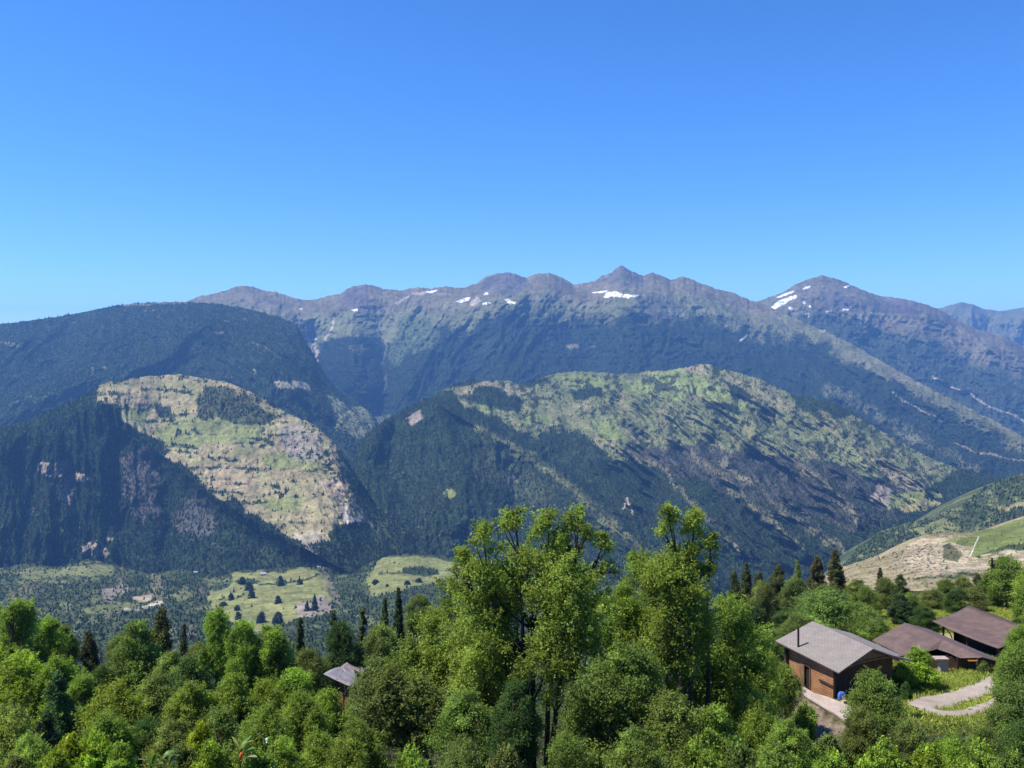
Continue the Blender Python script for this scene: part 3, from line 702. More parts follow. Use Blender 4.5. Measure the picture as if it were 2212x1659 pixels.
def on_ground(x, y):
    """where the survey direction (x, y) meets the near slope"""
    d = np.linspace(14, 240, 2400)
    X = (x - CX) / F * d
    k = np.argmax(gz(X, d) >= -(y - HY) / F * d)
    return np.array([X[k], d[k], float(gz(X[k], d[k]))])


xx = np.arange(-700, 2960, 9.0); dd = np.geomspace(2.5, 790, 350)
GD, GX = np.meshgrid(dd, xx, indexing='ij'); GXw = (GX - CX) / F * GD
GZ = gz(GXw, GD)
yy = HY - GZ * F / GD
cv = Cover(GX, yy, (.045, .042, .022), 0, 201)
tn = fbm(GXw / 5, GD / 5, 4, 202)
right = sstep(1780, 1900, GX) * sstep(54, 60, GD) * (1 - sstep(128, 140, GD))
cv.blend(right * .95, (.19, .215, .05), None)
cv.blend(right * sstep(.1, .4, tn) * .6, (.19, .17, .06), None)
cv.poly([(1690, 1470), (1740, 1500), (1800, 1560), (1850, 1570), (1860, 1620), (1700, 1600)], (.17, .13, .095), None, 5)
cv.poly([(2004, 1368), (2060, 1366), (2078, 1384), (2068, 1402), (2040, 1412), (2000, 1400)], (.30, .25, .13), None, 1)
r_, c_ = GXw.shape; ii = np.arange(r_ * c_).reshape(r_, c_)
me = mesh_np('near_slope', np.stack([GXw, GD, GZ], -1).reshape(-1, 3), np.stack([ii[:-1, :-1], ii[:-1, 1:], ii[1:, 1:], ii[1:, :-1]], -1).reshape(-1, 4), NEAR_MAT, cv.col.reshape(-1, 3), True, attr='albedo')
link('ground', me, None, kind='structure', label='near hillside ground under the trees and lawns', category='ground')

ROADM = simple('dirt', (.27, .225, .19), .95, .2, .7, .02, .1)


def track(name, pts, width):
    P = [on_ground(*p) for p in pts]
    xs = np.array(P); s = np.r_[0, np.cumsum(np.linalg.norm(np.diff(xs[:, :2], axis=0), axis=1))]
    t = np.arange(0, s[-1], .4); px = smooth(np.interp(t, s, xs[:, 0]), 4); py = smooth(np.interp(t, s, xs[:, 1]), 4)
    tx, ty = np.gradient(px), np.gradient(py); l = np.hypot(tx, ty); nx, ny = -ty / l, tx / l
    k = np.linspace(-1, 1, 9)
    wv = np.interp(t, s, width) * (1 + .30 * fbm(t / 2.0, t * 0, 4, 77))
    Xg = px[:, None] + nx[:, None] * k * wv[:, None] / 2; Yg = py[:, None] + ny[:, None] * k * wv[:, None] / 2
    Zg = gz(Xg, Yg) + .07 - .06 * np.abs(k) ** 3
    a, b = Xg.shape; i = np.arange(a * b).reshape(a, b)
    me = mesh_np(name, np.stack([Xg, Yg, Zg], -1).reshape(-1, 3), np.stack([i[:-1, :-1], i[:-1, 1:], i[1:, 1:], i[1:, :-1]], -1).reshape(-1, 4), ROADM)
    link(name, me, None, kind='structure', label='pale dirt road below the brown-roofed house' if name == 'dirt_road' else 'narrower dirt path looping below the dirt road', category='road')
    return px, py, wv


ROADS = [track('dirt_road', [(1972, 1532), (1996, 1523), (2035, 1511), (2085, 1500), (2155, 1478), (2225, 1455), (2330, 1420)], [1.3, 2.2, 2.5, 2.4, 2.6, 2.8, 2.8]),
         track('dirt_path', [(1990, 1526), (2006, 1535), (2026, 1546), (2055, 1548), (2100, 1537), (2150, 1520), (2240, 1480)], [1.1, 1.3, 1.3, 1.5, 1.3, 1.3, 1.3])]

# ------------------------------------------------------------------ plants: leaf clouds on grown limbs
def leaf_quads(rng, cen, rad, n, size, asp=1.8, up=.55, out=.6, stretch=(1, 1, .8), shell=.45, hang=0.0, cvar=.24, lvar=.16, hue=.05, along=False, jit=.25, shoots=7, sfrac=.42, slen=1.75):
    """n leaf faces spread over the clumps"""
    cen = np.array(cen); rad = np.array(rad)
    w = rad ** 2 / np.sum(rad ** 2)
    k = rng.choice(len(rad), n, p=w)
    d = rng.standard_normal((n, 3)); d /= np.linalg.norm(d, axis=1, keepdims=True)
    rr = (shell + (1 - shell) * rng.random((n, 1)) ** .6) * (1 + jit * rng.standard_normal((n, 1)))
    p = cen[k] + d * rad[k][:, None] * np.array(stretch) * rr
    if shoots:                                   # leaves along shoots that break the outline of the clump
        sd_ = rng.standard_normal((len(rad), shoots, 3)) + np.array([0, 0, .75]); sd_ /= np.linalg.norm(sd_, axis=2, keepdims=True)
        sl_ = rng.uniform(.75, slen, (len(rad), shoots))
        m = rng.random(n) < sfrac; j = rng.integers(0, shoots, n)
        tt = rng.random(n) ** .75; L = rad[k] * sl_[k, j] * tt
        q = cen[k] + sd_[k, j] * L[:, None] * np.array(stretch) + rng.standard_normal((n, 3)) * (rad[k] * (.22 - .15 * tt))[:, None]
        p = np.where(m[:, None], q, p)
    nor = d * out + np.array([0, 0, up]) + rng.standard_normal((n, 3)) * .5
    nor /= np.linalg.norm(nor, axis=1, keepdims=True)
    t = rng.standard_normal((n, 3)) + (d * 1.2 if along else 0) + np.array([0, 0, -hang])
    t -= nor * np.sum(t * nor, 1, keepdims=True); t /= np.linalg.norm(t, axis=1, keepdims=True)
    b = np.cross(nor, t)
    s = size * (.6 + .75 * rng.random((n, 1)))
    a = t * s * .5 * asp ** .5; c = b * s * .5 / asp ** .5
    V = np.stack([p - a, p + c - a * .1 + nor * s * .08, p + a, p - c - a * .1 + nor * s * .08], 1).reshape(-1, 3)
    ct = np.exp(cvar * rng.standard_normal(len(rad)))[k]; lt = np.exp(lvar * rng.standard_normal(n))
    col = (ct * lt)[:, None] * np.array([1, 1, 1]) * (1 + hue * rng.standard_normal((n, 1)) * np.array([1, 0, -.5]))
    return V, np.repeat(col, 4, 0)


class Plant:
    def __init__(s, seed): s.rng = np.random.default_rng(seed); s.V = []; s.Cc = []; s.wood = MB(); s.n = 0
    def leaves(s, *a, **k):
        V, c = leaf_quads(s.rng, *a, **k); s.V.append(V); s.Cc.append(c)
    def limb(s, p, q, r0, r1, bend=.12, n=5, sides=5):
        p = np.array(p, float); q = np.array(q, float); L = np.linalg.norm(q - p)
        m = s.rng.standard_normal((2, 3)) * L * bend; m[:, 2] = np.abs(m[:, 2]) * .6
        pts = []
        for t in np.linspace(0, 1, n):
            pts.append(p + (q - p) * t + m[0] * math.sin(math.pi * t) * .6 + m[1] * math.sin(2 * math.pi * t) * .3)
        s.wood.tube(pts, np.linspace(r0, r1, n), sides, False)
        return pts
    def meshes(s, lm):
        V = np.concatenate(s.V); c = np.concatenate(s.Cc)
        s.W = float(2 * np.percentile(np.hypot(V[:, 0], V[:, 1]), 97)); s.H = float(np.percentile(V[:, 2], 99.6))
        cm = mesh_np('crown', V, np.arange(len(V)).reshape(-1, 4), lm, c.clip(.05, 3), False)
        o = s.wood.build('trunk', BARK, None, True); tm = o.data; bpy.data.objects.remove(o)
        return dict(crown=cm, trunk=tm, W=s.W, H=s.H)


def grow(seed, H, W, nclump, nleaf, leaf, prof, h0, rc=(.11, .17), stems=1, lean=.05, trunk=.028, matl=None, flat=.8, top_bias=1.0, sep=.62, **kw):
    """a tree of height H and crown width W: stems, limbs to every clump, leaves round each clump. prof(h): relative radius"""
    P = Plant(seed); rng = P.rng
    tops = []
    for sidx in range(stems):
        a = rng.random() * 6.28; off = (0 if stems == 1 else .10 * W)
        bx, by = off * math.cos(a) * .5, off * math.sin(a) * .5
        tx, ty = bx + lean * H * rng.standard_normal() * .5 + math.cos(a) * (0 if stems == 1 else .18 * W), by + lean * H * rng.standard_normal() * .5 + math.sin(a) * (0 if stems == 1 else .18 * W)
        pts = P.limb((bx, by, -.4), (tx, ty, H * (.82 if stems == 1 else .74)), trunk * H / (1 if stems == 1 else 1.35), trunk * H * .18, .035, 8, 7)
        tops.append(np.array(pts))
    for p0 in [t_[0] for t_ in tops]: P.limb((p0[0] * 1.3, p0[1] * 1.3, -1.2 * H), p0 + np.array([0, 0, .05]), trunk * H * 1.15 / (1 if stems == 1 else 1.35), trunk * H / (1 if stems == 1 else 1.35), .004, 4, 7)
    cen, rad = [], []; tries = 0
    while len(cen) < nclump and tries < nclump * 60:
        tries += 1
        h = h0 + (1 - h0) * rng.random() ** (1 / top_bias); Rm = prof(h) * W / 2
        r = rng.uniform(*rc) * W * (.75 + .5 * prof(h))
        rho = max(0, Rm - r * .7) * math.sqrt(rng.uniform(.12, 1)); a = rng.random() * 6.28
        p = np.array([rho * math.cos(a), rho * math.sin(a), h * H - r * flat * .6])
        if cen and np.min(np.linalg.norm(np.array(cen) - p, axis=1) / (np.array(rad) + r)) < sep * .5: continue
        cen.append(p); rad.append(r)
    for p, r in zip(cen, rad):
        tr = tops[int(np.argmin([np.min(np.linalg.norm(t[:, :2] - p[:2], axis=1)) for t in tops]))]
        zz = p[2] - .35 * np.hypot(p[0], p[1]) - r
        q = tr[int(np.argmin(np.abs(tr[:, 2] - max(zz, H * .12))))]
        if np.linalg.norm(p - q) > .05: P.limb(q, p, trunk * H * .26, trunk * H * .06, .10, 5, 4)
    P.leaves(cen, rad, nleaf, leaf, stretch=(1, 1, flat), **kw)
    return P.meshes(matl or LEAF)


oval = lambda h: max(.05, math.sin(math.pi * min(1, max(0, (h - .12) / .92)) ** .8)) ** .7
dome = lambda h: max(.05, 1 - max(0, (h - .35) / .68) ** 2.4) ** .5 if h > .35 else .6 + .4 * h / .35
cone = lambda h: max(.03, (1.06 - h)) ** .85
plume = lambda h: max(.05, .45 + .55 * math.sin(math.pi * min(1, h * 1.02)))
bush = lambda h: max(.06, (1 - h ** 2.6)) ** .5

PROTO = {
    'B1': grow(1, 10, 6.0, 60, 48360, 0.131, oval, .30, (.10, .16), 2), 'B2': grow(2, 10, 6.4, 56, 48360, 0.131, dome, .28, (.11, .17), 1), 'B3': grow(3, 9, 6.2, 64, 48360, 0.124, oval, .22, (.10, .15), 3),
    'F1': grow(4, 10, 5.6, 58, 52390, 0.138, plume, .18, (.09, .14), 2, flat=1.25, asp=2.8, along=True, up=.35), 'F2': grow(5, 10, 6.2, 66, 56420, 0.138, dome, .16, (.09, .14), 3, flat=1.15, asp=2.8, along=True, up=.4),
    'F3': grow(6, 9, 6.6, 70, 56420, 0.131, oval, .12, (.09, .13), 3, flat=1.2, asp=2.6, along=True, up=.4),
    'C1': grow(7, 12, 4.0, 130, 52390, 0.138, cone, .06, (.07, .12), 1, .02, .02, NEEDLE, .8, .8, asp=2.8, along=True, hang=.4, up=.35, cvar=.3), 'C2': grow(8, 12, 4.6, 120, 48360, 0.138, lambda h: max(.05, math.sin(math.pi * min(1, .12 + .86 * h))) ** .8, .05, (.08, .12), 1, .02, .02, NEEDLE, 1.1, .9, asp=2.6, along=True, up=.35, cvar=.3),
    'C3': grow(9, 12, 4.2, 90, 36270, 0.151, lambda h: cone(h) * (.75 + .25 * math.sin(h * 31)), .10, (.07, .11), 1, .03, .02, NEEDLE, .6, .85, asp=2.6, along=True, hang=.5, cvar=.3),
    'R1': grow(10, 7, 6.4, 80, 52390, 0.117, bush, .10, (.09, .13), 3, up=.6), 'R2': grow(11, 7, 6.8, 70, 52390, 0.117, dome, .12, (.10, .15), 3, flat=.9, asp=2.2),
    'S1': grow(12, 3, 3.2, 44, 18135, 0.110, bush, .08, (.10, .15), 4, trunk=.018), 'S2': grow(13, 3, 3.0, 40, 16120, 0.117, dome, .08, (.10, .16), 4, trunk=.018, flat=1.1, asp=2.2),
}

COL = dict(bright=(.205, .295, .046), lime=(.232, .315, .042), yellow=(.27, .36, .03), mid=(.155, .222, .046), dark=(.072, .128, .030), deep=(.040, .070, .022), olive=(.155, .195, .048), grey=(.170, .235, .052), pale=(.235, .325, .060),
           conif=(.070, .094, .026), conifb=(.092, .094, .028), warm=(.208, .280, .048), gold=(.215, .305, .034))
TREES = []
CAP = dict(B=1.05, F=1.05, R=1.3, C=1.35, S=1.3)


def plant(kind, x, top, w, d, col, name, label, cat, group, proto=None, hmin=None, base=None, jit=0.08):
    """set a copy of a grown plant where it stands"""
    pr = proto or PROTO[kind]
    rng = random.Random(int(x * 7 + top * 13))
    X = (x - CX) / F * d; zb = float(gz(X, d)) - .15 if base is None else base
    H = -(top - HY) / F * d - zb; W = w / F * d
    e = empty(name, (X, d, zb), label, cat, group, rng.random() * 6.28)
    sx = W / pr['W']; sz = min(H / pr['H'], CAP.get(kind[0], 1.2) * sx); zo = H - pr['H'] * sz
    c = COL[col]; j = [1 + rng.uniform(-jit, jit) for _ in range(3)]
    for part in ('trunk', 'crown'):
        o = link(part, pr[part], e); o.scale = (sx, sx, sz); o.location = (0, 0, zo)
        if part == 'crown': o.color = (c[0] * j[0], c[1] * j[1], c[2] * j[2], 1)
    TREES.append((X, d, W))
    return e


GB, GC, GS = 'broadleaf trees on the near slope', 'conifers on the near slope', 'shrubs on the near slope'
bt = lambda k, x, t, w, d, c, l: plant(k, x, t, w, d, c, 'broadleaf_tree', l, 'tree', GB)
ct = lambda k, x, t, w, d, c, l: plant(k, x, t, w, d, c, 'conifer_tree', l, 'conifer', GC)
sh = lambda k, x, t, w, d, c, l: plant(k, x, t, w, d, c, 'shrub', l, 'shrub', GS)

# left, farther row (outlined against the valley)
bt('F1', -45, 1285, 130, 84, 'bright', 'green tree cut by the left edge of the view, uppermost of those there')
bt('F1', 40, 1300, 115, 82, 'bright', 'tall bright green tree next to the left edge, against the valley slope')
bt('F2', 100, 1338, 95, 86, 'bright', 'bright green bushy tree between the tall left-edge tree and a darker one')
bt('B1', 138, 1352, 68, 92, 'mid', 'smaller darker green tree ending the left group, before the lone dark conifer')
ct('C2', 192, 1366, 52, 88, 'conifb', 'lone dark brownish conifer in the gap of the left tree row')
bt('B2', 262, 1372, 74, 92, 'grey', 'dull grey-green tree low in the gap right of the lone dark conifer')
bt('B1', 292, 1345, 110, 84, 'mid', 'mid green tree with visible trunk, left of the tallest olive conifer')
ct('C2', 350, 1318, 70, 88, 'conifb', 'tallest olive-brown conifer of the left half, beyond the broadleaf trees')
ct('C1', 397, 1352, 34, 100, 'conif', 'thin faint conifer just right of the tallest olive-brown conifer')
bt('B3', 372, 1412, 99, 80, 'grey', 'pale grey-green tree under the tallest olive-brown conifer')
bt('B2', 425, 1392, 70, 84, 'olive', 'olive tree in the dip below the valley field')
bt('F1', 468, 1318, 78, 80, 'warm', 'tall yellow-green tree in front of the tree-dotted valley field')
bt('F2', 528, 1344, 96, 78, 'bright', 'bright green rounded tree right of the tall yellow-green one, below the field')
bt('F1', 588, 1356, 96, 78, 'bright', 'bright green plumed tree under the right end of the valley field')
ct('C1', 648, 1340, 50, 92, 'conif', 'dark conifer left of the round dark trees behind the small cabin')
bt('R2', 668, 1402, 94, 84, 'olive', 'olive-dark rounded tree left of the small cabin roof')
ct('C3', 720, 1322, 44, 104, 'conif', 'small dark conifer poking up above the round dark tree behind the cabin')
bt('R1', 737, 1345, 96, 88, 'dark', 'dark green round tree directly behind the small cabin')
ct('C3', 783, 1317, 48, 102, 'conif', 'broad little conifer above the pale round tree behind the cabin')
bt('R1', 824, 1352, 112, 90, 'grey', 'pale grey-green round tree behind and right of the small cabin')
ct('C1', 831, 1297, 40, 106, 'conif', 'shorter left one of the two pointed conifers below the valley hamlet fields')
ct('C1', 861, 1274, 40, 108, 'deep', 'taller right one of the two pointed conifers below the valley hamlet fields')
bt('B3', 905, 1286, 62, 104, 'olive', 'olive tree right of the two pointed conifers')
# left, middle rows
bt('F2', -20, 1400, 153, 64, 'bright', 'bright green crown at the left edge, second tier down')
bt('F2', 48, 1415, 151, 62, 'lime', 'broad lime-green crown, second tier, nearest the left edge')
bt('F3', 122, 1424, 136, 62, 'bright', 'bright green crown in front of the lone dark conifer, to its left')
bt('F1', 178, 1462, 92, 56, 'bright', 'sunlit plume-like tree right of a dark shadowed conifer')
ct('C2', 122, 1458, 92, 52, 'dark', 'dark shadowed spreading conifer amid the lime-green crowns at left')
bt('B2', 222, 1440, 77, 66, 'dark', 'flat dark green tree just below the lone brownish conifer')
bt('F3', 248, 1480, 160, 52, 'lime', 'large yellow-green dome-shaped crown in the middle of the left wood')
bt('B3', 338, 1464, 132, 60, 'mid', 'mid green dense tree below the pale grey-green one')
bt('B1', 412, 1424, 99, 70, 'dark', 'dark green tree in a shadowed hollow left of centre-left crowns')
bt('F3', 412, 1478, 129, 54, 'bright', 'bright green dome right of the large yellow-green dome')
bt('F3', 500, 1464, 148, 56, 'bright', 'bright green dome-shaped tree below the tall yellow-green one')
bt('F3', 574, 1474, 132, 58, 'lime', 'lime-green crown left of the small cabin, third from it')
bt('F2', 642, 1452, 143, 60, 'bright', 'bright green crown left of and below the small cabin')
bt('F3', 704, 1498, 151, 54, 'lime', 'yellow-green crown right in front of the small cabin wall')
bt('B1', 808, 1422, 122, 62, 'olive', 'light tree with thin dark trunk just right of the cabin roof')
# left, front rows
bt('R2', 18, 1532, 153, 42, 'pale', 'pale silvery green crown at the left edge, lower tier')
bt('R1', 60, 1594, 141, 34, 'pale', 'pale mottled bush-like tree in the bottom left corner')
ct('C2', 100, 1542, 84, 42, 'deep', 'dark drooping conifer in the lower left, beside a pale silvery crown')
bt('F3', 232, 1546, 136, 42, 'bright', 'green feathery tree in the lower left, below the large yellow-green dome')
bt('B2', 318, 1556, 99, 44, 'dark', 'dark green tree in shadow above the large-leaved plant')
bt('B3', 374, 1562, 113, 42, 'mid', 'bluish green small tree left of the yellow bushes')
bt('B1', 474, 1532, 125, 44, 'mid', 'open tree with several bare dark stems in the left foreground')
bt('F3', 572, 1530, 132, 42, 'warm', 'soft green drooping tree behind the red-flowered plant')
bt('F3', 650, 1500, 122, 48, 'bright', 'soft green tree with a dark forked trunk below the cabin')
bt('F3', 690, 1590, 151, 36, 'warm', 'feathery green tree at the bottom edge below the small cabin')
bt('F2', 612, 1600, 118, 34, 'bright', 'light green tree at the bottom edge right of the red-flowered plant')
sh('S1', 152, 1588, 74, 30, 'yellow', 'bright yellow-green bush at the bottom left, darker hollow behind it')
sh('S2', 200, 1590, 96, 30, 'gold', 'yellow-green bush at the bottom left, larger one beside the brightest yellow bush')
sh('S1', 262, 1606, 76, 29, 'bright', 'green bush at the bottom left, left of the large-leaved plant')
sh('S1', 432, 1562, 58, 33, 'yellow', 'yellow upright bush left of the red-flowered plant')
sh('S1', 452, 1606, 96, 28, 'gold', 'mottled yellow and green bush at the bottom edge around the red flower')
sh('S2', 120, 1622, 80, 26, 'gold', 'pale yellow-green bush on the bottom edge near the left corner')
sh('S2', 392, 1612, 74, 28, 'olive', 'olive bush on the bottom edge right of the large-leaved plant')
sh('S2', 560, 1628, 90, 27, 'bright', 'fresh green bush on the bottom edge right of the paddle-leaved plant')
sh('S1', 36, 1634, 90, 25, 'olive', 'olive green bush filling the very corner at bottom left')

# centre: the big trees
def big_tree(seed, x, top, w, d, col, name, label, cat, spires, nleaf, stems, nclump, leaf=.135):
    """a tall tree made of several leading shoots; each spire (x, top, width, bottom) is one crown mass"""
    P = Plant(seed); rng = P.rng
    X0 = (x - CX) / F * d; zb = float(gz(X0, d)) - .2
    cen, rad, stemtops = [], [], []
    for (sx, st, sw, sb, sd) in spires:
        X = (sx - CX) / F * d - X0; zt = -(st - HY) / F * d - zb; z0 = -(sb - HY) / F * d - zb; Wm = sw / F * d
        k = max(15, int(nclump * (sw * (sb - st)) / sum(q[2] * (q[3] - q[1]) for q in spires))); n = 0; tries = 0
        stem = np.array([X, sd, zt - .12 * (zt - z0)])
        pts = np.array(P.limb((rng.uniform(-.3, .3), rng.uniform(-.3, .3), -.3), stem, .15 + .012 * Wm, .035, .06, 9, 7)); stemtops.append(pts)
        cen.append(stem + np.array([0, 0, .02 * (zt - z0)])); rad.append(.16 * min(Wm, 3.0)); cen.append(stem - np.array([0, 0, .07 * (zt - z0)])); rad.append(.20 * min(Wm, 3.0))
        while n < k and tries < k * 50:
            tries += 1
            h = rng.random() ** .85; pr = min(1, .5 + 1.6 * (1 - h) ** .75) * (1 if h > .15 else .75 + h * 1.6)
            r = rng.uniform(.13, .21) * min(Wm, 4.6) * (.7 + .4 * pr)
            rho = max(0, pr * Wm / 2 - r * .6) * math.sqrt(rng.uniform(.05, 1)); a = rng.random() * 6.28
            if h < .5 and rho < .5 * pr * Wm / 2 and rng.random() < .65: continue
            p = np.array([X + rho * math.cos(a), sd + rho * math.sin(a) * .85, z0 + (zt - z0) * h - r * .5])
            if cen and np.min(np.linalg.norm(np.array(cen) - p, axis=1) / (np.array(rad) + r)) < .30: continue
            cen.append(p); rad.append(r); n += 1
            q = pts[int(np.argmin(np.abs(pts[:, 2] - max(p[2] - .5 * rho - r, .8))))]
            if np.linalg.norm(p - q) > .1: P.limb(q, p, .055, .012, .10, 6, 5)
    P.leaves(cen, rad, int(nleaf * 1.5), leaf * .66, asp=1.9, up=.5, stretch=(1, 1, .9), shell=.25, jit=.30, cvar=.2, lvar=.15, hue=.04, shoots=9, sfrac=.55, slen=2.1)
    pr = P.meshes(LEAF)
    e = empty(name, (X0, d, zb), label, cat, GB)
    for part in ('trunk', 'crown'):
        o = link(part, pr[part], e)
        if part == 'crown': o.color = (*COL[col], 1)
    TREES.append((X0, d, pr['W']))
    return e


big_tree(71, 1172, 1095, 340, 43, 'warm', 'broadleaf_tree', 'largest tree of the view, wide leafy crown and branching dark trunk in the centre', 'tree',
         [(1044, 1120, 112, 1330, -.4), (1112, 1092, 84, 1260, .3), (1184, 1100, 100, 1280, 0), (1252, 1096, 96, 1300, .3), (1308, 1142, 64, 1290, .1), (1000, 1178, 60, 1300, 0), (1140, 1180, 330, 1420, 0), (1230, 1220, 190, 1480, -.8), (1070, 1300, 200, 1520, .6)], 100000, 3, 165)
big_tree(72, 985, 1230, 230, 47, 'warm', 'broadleaf_tree', 'leafy tree overlapping the left side of the largest central tree', 'tree',
         [(975, 1240, 90, 1400, 0), (930, 1330, 150, 1520, .4), (1010, 1330, 170, 1560, -.4), (905, 1390, 150, 1600, .2)], 52000, 2, 90)
big_tree(73, 1465, 1090, 180, 46, 'warm', 'broadleaf_tree', 'tall narrow tree with two leafy spires right of the largest central tree', 'tree',
         [(1443, 1088, 76, 1280, 0), (1503, 1104, 92, 1300, .3), (1540, 1148, 40, 1230, .2), (1465, 1190, 170, 1420, 0)], 40000, 2, 90)
big_tree(74, 1385, 1190, 200, 49, 'bright', 'broadleaf_tree', 'bright leafy tree between the largest tree and the two-spired tree', 'tree',
         [(1380, 1192, 110, 1360, 0), (1340, 1270, 140, 1480, .5), (1410, 1290, 150, 1500, -.3)], 44000, 2, 80)
big_tree(75, 1580, 1285, 230, 50, 'bright', 'broadleaf_tree', 'bright billowing tree left of the grey-roofed chalet, right of the two-spired tree', 'tree',
         [(1560, 1288, 130, 1430, 0), (1620, 1345, 120, 1480, .3), (1520, 1380, 170, 1540, -.3), (1590, 1420, 160, 1560, -.6)], 54000, 3, 96)
big_tree(76, 1310, 1400, 230, 37, 'mid', 'broadleaf_tree', 'shaded darker green tree in front of the largest tree, to its right', 'tree',
         [(1290, 1440, 150, 1640, 0), (1370, 1400, 150, 1640, .3)], 34000, 3, 70, .125)
big_tree(77, 862, 1448, 190, 39, 'olive', 'broadleaf_tree', 'olive tree with slim curved trunks in front of the largest tree, to its left', 'tree',
         [(830, 1450, 120, 1600, 0), (900, 1470, 130, 1630, .2)], 30000, 2, 64, .125)
bt('B3', 1005, 1500, 150, 38, 'mid', 'dark green lower tree left of the big central trunk')
bt('B1', 1115, 1476, 110, 36, 'dark', 'shaded small tree directly before the big central trunk')
bt('B3', 1450, 1500, 160, 36, 'mid', 'rounded green tree low in the foreground below the two-spired tree')
bt('B1', 1540, 1530, 140, 36, 'bright', 'light green leafy tree in the foreground left of the bare earth bank')
bt('R1', 1650, 1400, 84, 54, 'bright', 'round light green tree close left of the chalet roof')
bt('B3', 1692, 1436, 78, 57, 'warm', 'leafy yellow-tipped tree touching the left end of the chalet wall')
bt('R2', 1640, 1505, 128, 45, 'bright', 'wide light green bushy tree left of the bare earth bank')
bt('B3', 1700, 1560, 104, 38, 'bright', 'leafy green tree in the foreground below the bare earth bank')
bt('F3', 770, 1560, 129, 34, 'warm', 'green feathery tree at the bottom, left of the slim curved trunks')
bt('R2', 1000, 1600, 120, 30, 'grey', 'grey-green low bushy tree at the bottom below the largest tree')
bt('B2', 1225, 1586, 110, 31, 'mid', 'leafy low tree at the bottom right beside the big central trunk')
bt('B3', 1375, 1578, 130, 31, 'grey', 'pale leafy low tree at the bottom, two right of the big central trunk')
sh('S1', 1090, 1616, 100, 27, 'olive', 'olive bush at the bottom edge beneath the big central trunk')
sh('S2', 1500, 1606, 120, 28, 'bright', 'green bush at the bottom edge below the rounded foreground tree')
sh('S1', 1600, 1612, 100, 28, 'mid', 'darker green bush at the bottom edge left of the foreground leafy tree')
sh('S2', 880, 1622, 110, 27, 'bright', 'green bush at the bottom edge beneath the slim curved trunks')

# right: the wood behind the chalets
for k, x, t, w, d, c, l in [
    ('C2', 1586, 1236, 36, 120, 'conif', 'short dark conifer at the left end of the right-hand conifer row'), ('C1', 1612, 1221, 56, 116, 'conif', 'broad dark conifer, left of the right-hand row'),
    ('C2', 1640, 1238, 42, 118, 'conif', 'dark conifer third in the right-hand row, beside the broad one'), ('C2', 1682, 1222, 50, 116, 'conif', 'dark conifer standing apart in the middle of the right-hand row'),
    ('C1', 1723, 1212, 28, 150, 'mid', 'small greener conifer seen farther off between the dark ones'), ('C2', 1765, 1203, 38, 118, 'conifb', 'slim dark conifer left of the tallest one at right'),
    ('C1', 1803, 1190, 62, 114, 'conifb', 'tallest dark pointed conifer above the chalet roofs'), ('C1', 1901, 1228, 30, 120, 'conif', 'narrow conifer rising before the rocky knoll'), ('C2', 1945, 1242, 34, 118, 'conif', 'narrow dark conifer right of the one before the rocky knoll'),
    ('C2', 1946, 1284, 54, 100, 'deep', 'very dark conifer behind the gap between the chalet and the brown roof'), ('C2', 2112, 1240, 30, 124, 'conif', 'small dark conifer beside the utility pole')]:
    ct(k, x, t, w, d, c, l)
